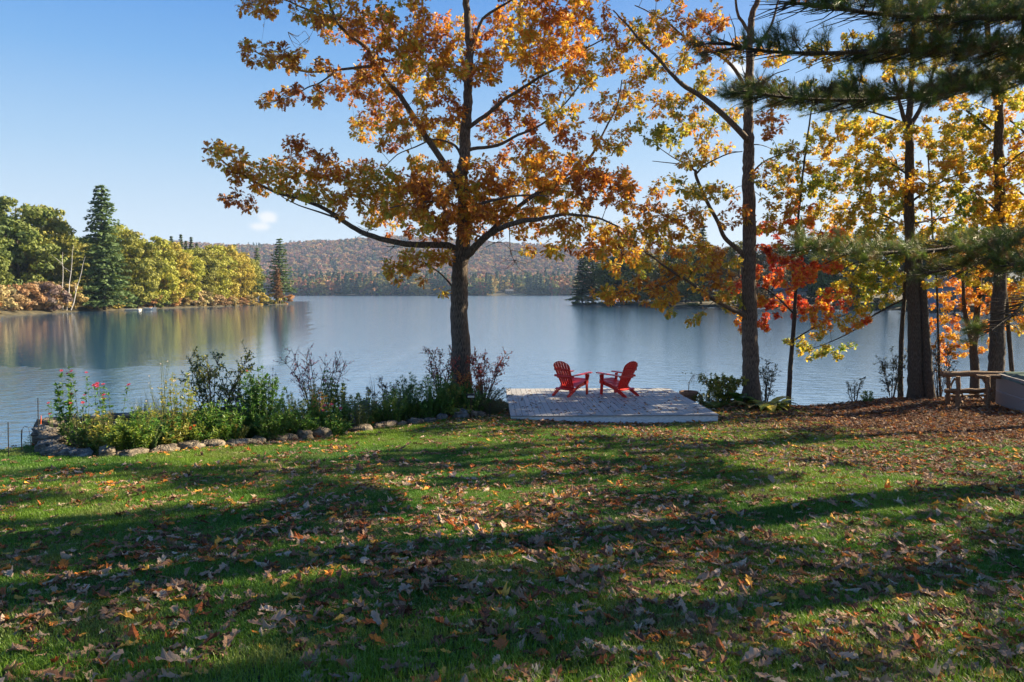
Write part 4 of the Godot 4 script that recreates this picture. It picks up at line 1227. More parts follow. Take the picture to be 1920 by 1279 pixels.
func make_right_shore() -> void:
	rng.seed = 5005
	var hard: Array = M.hard_meshes
	var dk := [Color(0.13, 0.16, 0.035), Color(0.075, 0.125, 0.045), Color(0.2, 0.18, 0.04), Color(0.075, 0.12, 0.05)]
	# [px, distance, height, conifer, colour, words]
	var list := [[1092, 262, 15, true, dk[3], "small dark pine at the tip of the right point"], [1112, 266, 17.5, true, dk[1], "dark pine second from the tip of the right point"], [1138, 262, 13, false, dk[0], "dark rounded tree third from the tip of the right point"], [1165, 256, 15, true, dk[3], "dark conifer fourth from the tip of the right point"],
		[1195, 250, 14, false, dk[0], "dark leafy tree on the right point left of the golden bough"], [1222, 244, 15, false, dk[2], "shaded tree behind the golden oak bough over the water"], [1252, 238, 16, true, dk[1], "shaded pine behind the golden oak bough"], [1285, 232, 17, false, dk[0], "shaded tree on the right point seen past the oak limb"], [1315, 226, 20, true, dk[3], "tall shaded pine on the right point left of the oak trunk"], [1350, 220, 16, false, Color(0.2, 0.11, 0.04), "russet tree across the water left of the oak trunk"],
		[1385, 214, 17, false, dk[2], "tree across the water straight behind the oak trunk"], [1440, 205, 16, false, Color(0.17, 0.12, 0.04), "tawny tree across the water right of the oak trunk"], [1500, 198, 17, true, dk[3], "pine across the water behind the red sapling"], [1550, 196, 18, false, dk[0], "dark tree across the water right of the red sapling"], [1600, 200, 18, false, dk[2], "tree behind the far lawn across the water"],
		[1660, 205, 18, true, dk[1], "pine behind the far lawn across the water"], [1720, 195, 17, false, Color(0.24, 0.16, 0.04), "gold tree beside the blue house across the water"], [1790, 185, 18, false, dk[0], "tree right of the blue house across the water"], [1850, 175, 18, true, dk[3], "pine across the water behind the log bench"], [1910, 168, 18, false, dk[2], "tree across the water at the right edge"], [1980, 160, 18, false, dk[0], "tree across the water beyond the right edge"]]
	var kk := 0
	for t in list:
		kk += 1
		var d: float = t[1] + 6.0
		var x: float = (t[0] - 960.0) / FOCAL * d
		var y := maxf(right_land_y(x, d), 0.2) - 0.3
		if t[3]:
			far_tree("far_pine", t[5], "pine tree", M.pine_meshes[1] if kk % 2 == 0 else M.spruce_mesh, M.open_stem if kk % 2 == 0 else M.spruce_stem, t[4], Vector3(x, y, -d), Vector3(1.9, t[2] * 1.22 / (21.0 if kk % 2 == 0 else 15.5), 1.5), "trees on the right shore")
		else:
			far_tree("far_tree", t[5], "tree", hard[rng.randi() % 5], M.stem_mesh, t[4], Vector3(x, y, -d), Vector3(1.05, t[2] * 1.15 / 18.0, 1.05), "trees on the right shore")
	for k in 22:
		var d := rng.randf_range(170.0, 290.0)
		var x := curve(RIGHT_SHORE, d) + rng.randf_range(14.0, 60.0)
		var s := rng.randf_range(0.75, 0.95)
		far_tree("far_tree", "dark tree standing back in the woods of the right shore", "tree", hard[rng.randi() % 5], M.stem_mesh, dk[rng.randi() % 4], Vector3(x, right_land_y(x, d), -d), Vector3(s, s, s), "trees in the rows behind the right shore")
	var bush := hardwood_crown(3.0, 2.4, 24, 30, 0.36, 0.03)
	var bstem := stem_mesh(2.0, 0.06, 0.0, 3)
	for k in 18:
		var d := 262.0 - k * 5.6
		var x := curve(RIGHT_SHORE, d) + 2.0
		far_tree("shore_shrub", "dark low shrub at the right shore waterline", "shrub", bush, bstem, [Color(0.14, 0.17, 0.04), Color(0.26, 0.18, 0.06)][k % 2], Vector3(x, right_land_y(x, d) - 0.3, -d), Vector3(1.3, 0.9, 1.3), "shrubs along the right waterline")
	house("lake_house", "dark blue house among the trees across the water on the right", Vector3((1755 - 960) / FOCAL * 165.0, 1.0, -165.0), -0.4, Vector3(9.0, 4.6, 7.0), "house_blue")
	house("lake_house", "tan house behind the far lawn across the water", Vector3((1480 - 960) / FOCAL * 205.0, 1.2, -205.0), -0.3, Vector3(8.0, 3.6, 6.5), "house_tan")
	# lawn down to the water
	var mb := MB.new()
	var px0 := (1560 - 960) / FOCAL
	var px1 := (1740 - 960) / FOCAL
	var a := Vector3(px0 * 188.0, right_land_y(px0 * 188.0, 188.0) + 0.12, -188.0)
	var b := Vector3(px1 * 172.0, right_land_y(px1 * 172.0, 172.0) + 0.12, -172.0)
	var c := Vector3(px1 * 192.0, right_land_y(px1 * 192.0, 192.0) + 0.6, -192.0)
	var e := Vector3(px0 * 206.0, right_land_y(px0 * 206.0, 206.0) + 0.6, -206.0)
	mb.quad(a, e, c, b)
	structure("far_lawn", mb.mesh(), tint_mat(Color(0.14, 0.2, 0.04)))

func make_far_forest() -> void:
	rng.seed = 6006
	var hm := hardwood_crown(14.0, 5.2, 20, 14, 1.7, 0.1)
	var cm := conifer_crown(16.0, 3.2, 9, 5, 1.5, 0.25, 0.08)
	var hc := [Color(0.24, 0.25, 0.06), Color(0.3, 0.25, 0.06), Color(0.4, 0.2, 0.08), Color(0.38, 0.15, 0.07), Color(0.22, 0.26, 0.06), Color(0.42, 0.3, 0.08)]
	var cc := [Color(0.05, 0.085, 0.045), Color(0.065, 0.105, 0.05), Color(0.085, 0.125, 0.055)]
	var hx := []
	var hcol := []
	var cx := []
	var ccol := []
	for k in 2600:
		var x := rng.randf_range(-620.0, 700.0)
		var d := 1156.0 + 25.0 * sin(x * 0.011) + pow(rng.randf(), 1.6) * 250.0
		if x > -30.0 and x < 25.0 and d < 1215.0: continue
		var y := far_land_y(x, d) - 0.5
		var con := noise_b.get_noise_2d(x * 0.6, d * 0.2) + rng.randf_range(-0.35, 0.35) > (-0.05 if d < 1220 else 0.15)
		var s := rng.randf_range(1.2, 2.1)
		var t := Transform3D(Basis(Vector3.UP, rng.randf() * TAU).scaled(Vector3(s, s * rng.randf_range(0.85, 1.15), s)), Vector3(x, y, -d))
		if con:
			cx.append(t)
			ccol.append(pick(cc, 0.2))
		else:
			hx.append(t)
			hcol.append(pick(hc, 0.2))
	scatter("far_shore_hardwoods", hm, M.far_leaf, hx, hcol, self, "band of autumn hardwood trees along the far shore")
	scatter("far_shore_conifers", cm, M.far_leaf, cx, ccol, self, "dark conifers along the far shore of the lake")
	var hh := hardwood_crown(13.0, 6.6, 13, 11, 2.6, 0.05)
	var hp := [Color(0.32, 0.16, 0.1), Color(0.36, 0.2, 0.1), Color(0.27, 0.16, 0.13), Color(0.42, 0.24, 0.11), Color(0.24, 0.15, 0.13), Color(0.42, 0.3, 0.13), Color(0.2, 0.19, 0.1)]
	var gx := []
	var gcol := []
	var px := []
	var pcol := []
	for k in 17000:
		var x := rng.randf_range(-1100.0, 1100.0)
		var d := rng.randf_range(1500.0, 2440.0)
		if absf(x) > d * 0.46: continue
		var y := hill_y(x, d) - 1.0
		var s := rng.randf_range(0.8, 1.3)
		var t := Transform3D(Basis(Vector3.UP, rng.randf() * TAU).scaled(Vector3(s, s * rng.randf_range(0.8, 1.2), s)), Vector3(x, y, -d))
		if noise_b.get_noise_2d(x * 0.35, d * 0.35) + rng.randf_range(-0.3, 0.3) > 0.33:
			px.append(t)
			pcol.append(pick(cc, 0.2))
		else:
			gx.append(t)
			gcol.append(pick(hp, 0.22))
	scatter("hillside_hardwoods", hh, M.far_leaf, gx, gcol, self, "autumn hardwood forest covering the distant hill")
	scatter("hillside_conifers", cm, M.far_leaf, px, pcol, self, "dark conifers dotted over the distant hill")
	house("far_house", "small tan house on the far shore right of the oak trunk", Vector3((955 - 960) / FOCAL * 1185.0, far_land_y(-4.0, 1185.0), -1185.0), 0.1, Vector3(12.0, 5.0, 8.0), "house_tan")
	var mb := MB.new()
	mb.quad(Vector3(-30, 1.2, -1168), Vector3(-28, 2.2, -1195), Vector3(24, 2.2, -1195), Vector3(22, 1.2, -1168))
	structure("far_shore_lawn", mb.mesh(), tint_mat(Color(0.14, 0.2, 0.04)))

# ---------------------------------------------------------------- deck, chairs, bench
const DECK_Y := 1.49
var deck_turn := 0.031

func deck_xf() -> Transform3D:          # origin at the front left corner of the deck top; +x along the front, -z to the back
	return Transform3D(Basis(Vector3.UP, deck_turn), Vector3(-0.04, DECK_Y, -17.0))

func make_deck() -> void:
	rng.seed = 711
	var t := deck_xf()
	var o := thing("deck_platform", "low square pale grey wooden deck at the lake edge carrying two red chairs", "deck", t.origin, deck_turn)
	var wide := 4.83
	var deep := 4.8
	var n := 34
	var bw := wide / n
	var boards := []
	for k in 3:
		var mb := MB.new()
		mb.box(Vector3(bw - 0.007, 0.028, deep + 0.03), Transform3D(), 0.004)
		boards.append(mb.mesh())
	for i in n:
		part("board", boards[i % 3], M["deck_board_%d" % (rng.randi() % 3)], o, Transform3D(Basis(Vector3.UP, rng.randf_range(-0.0004, 0.0004)), Vector3((i + 0.5) * bw, -0.014 + rng.randf_range(-0.0012, 0.0012), -deep / 2.0 + 0.015 + rng.randf_range(-0.003, 0.003))))
	var fa := MB.new()
	fa.box(Vector3(wide - 0.03, 0.25, 0.03), Transform3D(Basis(), Vector3(wide / 2.0, -0.16, -0.02)), 0.004)
	part("front_fascia", fa.mesh(), M.fascia_paint, o)
	for s in 2:
		var sd := MB.new()
		sd.box(Vector3(0.03, 0.25, deep - 0.05), Transform3D(Basis(), Vector3(0.03 if s == 0 else wide - 0.03, -0.16, -deep / 2.0 - 0.005)), 0.004)
		part("side_fascia", sd.mesh(), M.fascia_paint, o)
	var bk := MB.new()
	bk.box(Vector3(wide - 0.1, 0.25, 0.03), Transform3D(Basis(), Vector3(wide / 2.0, -0.16, -deep + 0.02)), 0.004)
	part("back_fascia", bk.mesh(), M.fascia_paint, o)
	for i in 7:
		var j := MB.new()
		j.box(Vector3(wide - 0.12, 0.18, 0.04), Transform3D(Basis(), Vector3(wide / 2.0, -0.125, -0.25 - i * 0.7)), 0.003)
		part("joist", j.mesh(), M.log_wood, o)
	for i in 6:
		var p := MB.new()
		p.box(Vector3(0.12, 1.5, 0.12), Transform3D(Basis(), Vector3(0.25 + (i % 3) * 2.1, -0.97, -0.6 if i < 3 else -4.2)), 0.006)
		part("post", p.mesh(), M.log_wood, o)

func slab(a: Vector3, b: Vector3, w: float, th: float, up: Vector3, ch := 0.005) -> ArrayMesh:     # a plank from a to b
	var y := (b - a).normalized()
	var x := y.cross(up).normalized()
	var z := x.cross(y).normalized()
	var mb := MB.new()
	mb.box(Vector3(w, a.distance_to(b), th), Transform3D(Basis(x, y, z), (a + b) / 2.0), ch)
	return mb.mesh()

func outline_plank(pts: Array, th: float, t: Transform3D) -> ArrayMesh:      # a flat outline in x,y with thickness along z
	var mb := MB.new()
	var pv := PackedVector2Array()
	for p in pts: pv.append(p)
	var tri := Geometry2D.triangulate_polygon(pv)
	for i in range(0, tri.size(), 3):
		var q := []
		for k in 3: q.append(pv[tri[i + k]])
		mb.tri(t * Vector3(q[0].x, q[0].y, th / 2), t * Vector3(q[1].x, q[1].y, th / 2), t * Vector3(q[2].x, q[2].y, th / 2))
		mb.tri(t * Vector3(q[0].x, q[0].y, -th / 2), t * Vector3(q[2].x, q[2].y, -th / 2), t * Vector3(q[1].x, q[1].y, -th / 2))
	for i in pts.size():
		var a: Vector2 = pts[i]
		var b: Vector2 = pts[(i + 1) % pts.size()]
		mb.quad(t * Vector3(a.x, a.y, th / 2), t * Vector3(b.x, b.y, th / 2), t * Vector3(b.x, b.y, -th / 2), t * Vector3(a.x, a.y, -th / 2))
	return mb.mesh()

func make_chair(label: String, where: Vector3, turn: float) -> void:          # faces -z before it is turned
	var o := thing("adirondack_chair", label, "chair", where, turn, "red chairs on the deck")
	o.scale = Vector3(1.0, 1.0, 1.0)
	var red: Material = M.red_paint
	var bt := Transform3D(Basis(Vector3.RIGHT, deg_to_rad(27.0)), Vector3(0, 0.2, 0.13))
	var up := bt.basis * Vector3(0, 0, 1)
	var frame := MB.new()
	for c in [[0.60, 0.52], [0.36, 0.50], [0.03, 0.46]]:
		frame.box(Vector3(c[1], 0.06, 0.024), bt * Transform3D(Basis(), Vector3(0, c[0], 0.024)), 0.004)
	var back := part("backrest", frame.mesh(), red, o)
	# fan back: six slats with an arched top, leaning back
	var cnt := 6
	var w0 := 0.40
	var w1 := 0.56
	for i in cnt:
		var e := []
		for s in 2:
			var u := (i + s) / float(cnt) - 0.5
			e.append([u * w0 + (0.009 if s == 0 else -0.009), u * w1 + (0.011 if s == 0 else -0.011), u])
		var pts := [Vector2(e[0][0], 0.0), Vector2(e[1][0], 0.0)]
		for k in 5:
			var f := 1.0 - k / 4.0
			var u: float = lerpf(e[0][2], e[1][2], f)
			var x: float = lerpf(e[0][1], e[1][1], f)
			pts.append(Vector2(x, 0.62 + 0.24 * sqrt(maxf(0.0, 1.0 - pow(u / 0.53, 2.0)))))
		part("back_slat", outline_plank(pts, 0.02, bt), red, back)
	# seat rails run from the front down to the rear feet
	for s in [-1.0, 1.0]:
		var rail := [Vector2(-0.46, 0.30), Vector2(-0.46, 0.385), Vector2(-0.40, 0.40), Vector2(-0.15, 0.325), Vector2(0.1, 0.245), Vector2(0.3, 0.17), Vector2(0.52, 0.035), Vector2(0.53, 0.0), Vector2(0.42, 0.0), Vector2(0.14, 0.15), Vector2(-0.1, 0.225)]
		part("seat_rail", outline_plank(rail, 0.026, Transform3D(Basis(Vector3(0, 0, 1), Vector3(0, 1, 0), Vector3(-1, 0, 0)), Vector3(s * 0.255, 0, 0))), red, o)
		part("front_leg", slab(Vector3(s * 0.284, 0.0, -0.40 + 0.03), Vector3(s * 0.284, 0.56, -0.36 + 0.03), 0.1, 0.026, Vector3.RIGHT), red, o)
		var arm := [Vector2(-0.03, -0.50), Vector2(0.05, -0.53), Vector2(0.10, -0.50), Vector2(0.115, -0.40), Vector2(0.10, -0.2), Vector2(0.06, 0.1), Vector2(0.04, 0.34), Vector2(-0.02, 0.34), Vector2(-0.035, 0.0)]
		var pts := []
		for p in arm: pts.append(Vector2(p.x * s, -p.y))
		part("arm_rest", outline_plank(pts, 0.024, Transform3D(Basis(Vector3.RIGHT, -PI / 2 + 0.05), Vector3(s * 0.27, 0.575, 0))), red, o)
		part("arm_bracket", outline_plank([Vector2(0, 0), Vector2(0, -0.17), Vector2(0.03, -0.17), Vector2(0.07, 0)], 0.022, Transform3D(Basis(Vector3(s, 0, 0), Vector3(0, 1, 0), Vector3(0, 0, 1)), Vector3(s * 0.298, 0.56, -0.36))), red, o)
	var seat := part("seat", slab(Vector3(-0.265, 0.345, -0.462), Vector3(0.265, 0.345, -0.462), 0.09, 0.02, Vector3(0, 0, 1)), red, o)
	for i in 6:
		var t := i / 5.0
		var z := lerpf(-0.42, 0.1, t)
		var y := lerpf(0.405, 0.262, pow(t, 0.9)) + 0.004
		part("seat_slat", slab(Vector3(-0.28, y, z), Vector3(0.28, y, z), 0.088, 0.02, Vector3(0, 1, 0.28)), red, seat)
	part("rear_rail", slab(Vector3(-0.3, 0.185, 0.31), Vector3(0.3, 0.185, 0.31), 0.075, 0.024, Vector3(0, 1, 0.6)), red, o)
	part("arm_support", slab(Vector3(-0.33, 0.545, 0.325), Vector3(0.33, 0.545, 0.325), 0.06, 0.024, Vector3(0, 0.4, 1)), red, o)

func log_piece(a: Vector3, b: Vector3, r0: float, r1: float, wob := 0.02) -> ArrayMesh:
	var mb := MB.new()
	var pts := []
	var rad := []
	for i in 9:
		var t := i / 8.0
		pts.append(a.lerp(b, t) + (rv(wob) if i > 0 and i < 8 else Vector3.ZERO))
		rad.append(lerpf(r0, r1, t) * rng.randf_range(0.92, 1.08))
	mb.tube(pts, rad, 10, true)
	return mb.mesh()

func make_bench() -> void:
	rng.seed = 821
	var d := 20.3
	var at := func(px: float, py: float, dd := 0.0) -> Vector3: return P(px, py, d + dd)
	var base := P(1815, 757, d)
	base.y = ground_y(base.x, base.z)
	var o := thing("log_bench", "rustic log bench with peeled pole rails between the dark tree trunks", "bench", base)
	var add := func(called: String, a: Vector3, b: Vector3, r0: float, r1: float) -> void:
		part(called, log_piece(a - base, b - base, r0, r1, 0.012), M.log_wood, o)
	add.call("top_rail", at.call(1766, 701, -0.1), at.call(1895, 700, -0.1), 0.085, 0.06)
	add.call("top_rail", at.call(1830, 706, -0.35), at.call(1912, 708, -0.35), 0.06, 0.05)
	for q in [[1778, 706, 760, 0.0], [1797, 706, 760, -0.7], [1853, 706, 762, -0.75], [1850, 706, 757, 0.1], [1790, 735, 757, 0.6]]:
		var foot: Vector3 = at.call(q[0], q[2], q[3])
		foot.y = ground_y(foot.x, foot.z) - 0.03
		add.call("post", foot, at.call(q[0], q[1], q[3]), 0.062, 0.052)
	add.call("seat_pole", at.call(1772, 732, -0.7), at.call(1862, 731, -0.7), 0.045, 0.04)
	add.call("seat_pole", at.call(1772, 734, -0.45), at.call(1858, 733, -0.45), 0.045, 0.042)
	add.call("seat_pole", at.call(1774, 735, -0.2), at.call(1856, 734, -0.2), 0.045, 0.042)
	add.call("stretcher", at.call(1773, 743, 0.0), at.call(1855, 742, 0.0), 0.04, 0.036)
	add.call("brace", at.call(1781, 728, 0.0), at.call(1790, 709, 0.0), 0.028, 0.024)
	add.call("brace", at.call(1797, 722, -0.7), at.call(1791, 709, -0.4), 0.028, 0.024)
	add.call("brace", at.call(1852, 722, -0.3), at.call(1839, 707, -0.2), 0.028, 0.024)
	add.call("brace", at.call(1800, 758, -0.6), at.call(1812, 743, 0.0), 0.026, 0.024)
	add.call("brace", at.call(1848, 755, -0.4), at.call(1836, 743, 0.0), 0.026, 0.024)
	add.call("brace", at.call(1806, 743, -0.3), at.call(1800, 734, -0.3), 0.026, 0.024)
	add.call("brace", at.call(1882, 708, -0.2), at.call(1900, 722, -0.2), 0.026, 0.024)

func ribbed_panel(w: float, h: float, deep: float, ribs: int, bow: float) -> ArrayMesh:
	var mb := MB.new()
	var front := []
	var cnt := ribs * 4
	for i in cnt + 1:
		var t := float(i) / cnt
		var rib := 0.028 if i % 4 in [1, 2] else 0.0
		front.append(Vector3((t - 0.5) * w, 0, rib + bow * (1.0 - pow(2.0 * t - 1.0, 2.0))))
	for i in cnt:
		var a: Vector3 = front[i]
		var b: Vector3 = front[i + 1]
		mb.quad(a, a + Vector3(0, h, 0), b + Vector3(0, h, 0), b)
		mb.quad(a + Vector3(0, h, 0), Vector3(a.x, h, -deep), Vector3(b.x, h, -deep), b + Vector3(0, h, 0))
	mb.quad(front[0], Vector3(front[0].x, 0, -deep), Vector3(front[0].x, h, -deep), front[0] + Vector3(0, h, 0))
	mb.quad(front[-1] + Vector3(0, h, 0), Vector3(front[-1].x, h, -deep), Vector3(front[-1].x, 0, -deep), front[-1])
	mb.quad(Vector3(front[0].x, 0, -deep), Vector3(front[-1].x, 0, -deep), Vector3(front[-1].x, h, -deep), Vector3(front[0].x, h, -deep))
	return mb.mesh()

func make_tub() -> void:
	rng.seed = 832
	var base := P(1998, 785, 18.2)
	base.y = ground_y(base.x, base.z) - 0.05
	var o := thing("hot_tub", "grey ribbed tub with a step and dark green cover at the right edge", "hot tub", base, -0.25)
	part("step", ribbed_panel(2.0, 0.32, 0.5, 26, 0.0), M.grey_panel, o, Transform3D(Basis(), Vector3(0.0, 0.0, 0.55)))
	part("side_panel", ribbed_panel(1.9, 0.46, 1.9, 24, 0.03), M.grey_panel, o, Transform3D(Basis(), Vector3(0.05, 0.36, 0.0)))
	var b := MB.new()
	b.box(Vector3(1.94, 0.38, 1.8), Transform3D(Basis(), Vector3(0.05, 0.18, -0.95)), 0.02)
	part("plinth", b.mesh(), M.grey_panel, o)
	var c := MB.new()
	var cs := 10
	var grid := []
	for j in cs + 1:
		for i in cs + 1:
			var u := i / float(cs) - 0.5
			var w := j / float(cs) - 0.5
			grid.append(Vector3(0.05 + u * 2.0, 0.84 + 0.26 * (1.0 - 4.0 * w * w) * (0.6 + u) + rng.randf_range(-0.02, 0.02) - (0.12 if absf(u) > 0.45 or absf(w) > 0.45 else 0.0), -0.95 + w * 2.05))
	for j in cs:
		for i in cs:
			var a := j * (cs + 1) + i
			c.quad(grid[a], grid[a + cs + 1], grid[a + cs + 2], grid[a + 1])
	part("cover", c.mesh(), M.green_cover, o)

func lathe(profile: Array, sides := 20) -> ArrayMesh:
	var mb := MB.new()
	for i in profile.size() - 1:
		for s in sides:
			var a := TAU * s / sides
			var b := TAU * (s + 1) / sides
			var p: Array = profile[i]
			var q: Array = profile[i + 1]
			mb.quad(Vector3(cos(a) * p[0], p[1], sin(a) * p[0]), Vector3(cos(a) * q[0], q[1], sin(a) * q[0]), Vector3(cos(b) * q[0], q[1], sin(b) * q[0]), Vector3(cos(b) * p[0], p[1], sin(b) * p[0]))
	return mb.mesh()

func make_small_things() -> void:
	rng.seed = 844
	# planter behind the right back corner of the deck
	var base := Vector3(5.05, 0, -21.2)
	base.y = 1.05
	var o := thing("clay_planter", "brown clay planter holding a wispy bare plant behind the deck", "planter", base)
	part("pot", lathe([[0.0, 0.0], [0.17, 0.0], [0.24, 0.36], [0.27, 0.37], [0.27, 0.44], [0.235, 0.44], [0.22, 0.36], [0.0, 0.36]]), M.terracotta, o)
	var w := MB.new()
	w.tube(smooth_path([Vector3(0, 0.36, 0), Vector3(0.0, 0.6, 0), Vector3(0.06, 0.8, 0), Vector3(0.2, 0.92, 0.02), Vector3(0.55, 0.9, 0.05)], 4), [0.012, 0.012, 0.011, 0.011, 0.01, 0.01, 0.009, 0.009, 0.008, 0.008, 0.007, 0.006, 0.005, 0.005, 0.004, 0.004, 0.003], 5, false)
	for k in 7:
		var p := Vector3(rng.randf_range(-0.05, 0.3), rng.randf_range(0.5, 0.9), 0)
		w.tube([p, p + Vector3(rng.randf_range(-0.25, 0.2), rng.randf_range(0.05, 0.35), rng.randf_range(-0.1, 0.1))], [0.004, 0.002], 4, false)
	part("stem", w.mesh(), M.twig_bark, o)
	var l := MB.new()
	for k in 34:
		var p := Vector3(rng.randf_range(-0.3, 0.55), rng.randf_range(0.4, 1.0), rng.randf_range(-0.12, 0.12))
		blade_leaf(l, p, dir_rand(), 0.07, 0.03, pick([Color(0.1, 0.11, 0.04), Color(0.16, 0.09, 0.05)], 0.2))
	part("leaves", l.mesh(), M.garden_leaf, o)
	# path light
	var lp := P(883, 790, 17.0)
	lp.y = ground_y(lp.x, lp.z)
	var lamp := thing("path_light", "bronze box-headed path light on a stake beside the garden", "garden light", lp, 0.1)
	var st := MB.new()
	st.tube([Vector3(0, -0.1, 0), Vector3(0, 0.46, 0)], [0.016, 0.016], 8, true)
	part("stake", st.mesh(), M.bronze, lamp)
	var hd := MB.new()
	hd.box(Vector3(0.2, 0.1, 0.12), Transform3D(Basis(Vector3.RIGHT, 0.0), Vector3(0, 0.5, 0.0)), 0.02)
	var head := part("head", hd.mesh(), M.bronze, lamp)
	var ln := MB.new()
	ln.box(Vector3(0.15, 0.045, 0.012), Transform3D(Basis(), Vector3(0, 0.492, 0.062)), 0.004)
	part("lens", ln.mesh(), M.lamp_glass, head)
	# stakes
	var stakes := [[918, 800, 17.0, 0.34, "short black iron stake in the grass beside the path light", "black_iron"], [16, 850, 11.7, 0.55, "black iron stake standing at the far left lawn edge", "black_iron"], [40, 838, 12.4, 0.36, "thin leaning wire stake near the left lawn edge", "black_iron"], [73, 832, 12.9, 0.62, "black stake at the corner of the stone garden wall", "black_iron"], [77, 820, 13.2, 0.28, "orange marker stake against the garden wall corner", "orange_plastic"], [198, 790, 13.6, 0.5, "thin dark plant stake among the pink flowers", "black_iron"]]
	for s in stakes:
		var p := P(s[0], s[1], s[2])
		p.y = ground_y(p.x, p.z) + (0.25 if s[0] in [73, 77] else 0.0)
		var m := MB.new()
		m.tube([Vector3(0, -0.15, 0), Vector3(0.005, s[3] * 0.5, 0), Vector3(0.02, s[3], 0.01)], [0.009, 0.009, 0.008], 6, true)
		var k := thing("garden_stake", s[4], "stake", p)
		part("rod", m.mesh(), M[s[5]], k)
	var hoop := thing("wire_hoop", "thin curved wire hoop beside the black stakes at the left", "wire hoop", Vector3(0, 0, 0))
	var hp := P(50, 838, 12.3)
	hp.y = ground_y(hp.x, hp.z)
	hoop.position = hp
	var hm := MB.new()
	hm.tube(smooth_path([Vector3(-0.09, 0, 0), Vector3(-0.06, 0.36, 0), Vector3(0.0, 0.42, 0), Vector3(0.05, 0.36, 0), Vector3(0.07, 0, 0)], 4), [0.004, 0.004, 0.004, 0.004, 0.004, 0.004, 0.004, 0.004, 0.004, 0.004, 0.004, 0.004, 0.004, 0.004, 0.004, 0.004, 0.004], 5, false)
	part("wire", hm.mesh(), M.twig_bark, hoop)

func blade_leaf(mb: MB, p: Vector3, o: Vector3, length: float, width: float, col: Color) -> void:      # a leaf of two folded halves
	var s := o.cross(Vector3(0.1, 1, 0.25)).normalized()
	var u := s.cross(o).normalized()
	var q := p + o * length
	var m := p + o * length * 0.45
	var f := u * width * 0.25
	mb.tri_c(p, m - s * width * 0.5 + f, q, col)
	mb.tri_c(p, q, m + s * width * 0.5 + f, col)

# ---------------------------------------------------------------- garden
func stone_mesh(seedy: int) -> ArrayMesh:
	var mb := MB.new()
	var rows := 9
	var cols := 14
	for j in rows + 1:
		for i in cols:
			var a := TAU * i / cols
			var e := PI * (j / float(rows) - 0.5)
			var o := Vector3(cos(a) * cos(e), sin(e), sin(a) * cos(e))
			var q := Vector3(signf(o.x) * pow(absf(o.x), 0.7), signf(o.y) * pow(absf(o.y), 0.75), signf(o.z) * pow(absf(o.z), 0.7))
			var r := 0.5 * (0.86 + 0.5 * noise_a.get_noise_3d(o.x * 55.0 + seedy * 31.0, o.y * 55.0, o.z * 55.0) + 0.12 * noise_b.get_noise_3d(o.x * 160.0, o.y * 160.0 + seedy * 17.0, o.z * 160.0))
			mb.v.append(q * r)
			mb.n.append(o)
	for j in rows:
		for i in cols:
			var a := j * cols + i
			var b := j * cols + (i + 1) % cols
			mb.ix.append_array(PackedInt32Array([a, b, a + cols, b, b + cols, a + cols]))
	var st := SurfaceTool.new()
	st.create_from(mb.mesh(), 0)
	st.generate_normals()
	return st.commit()

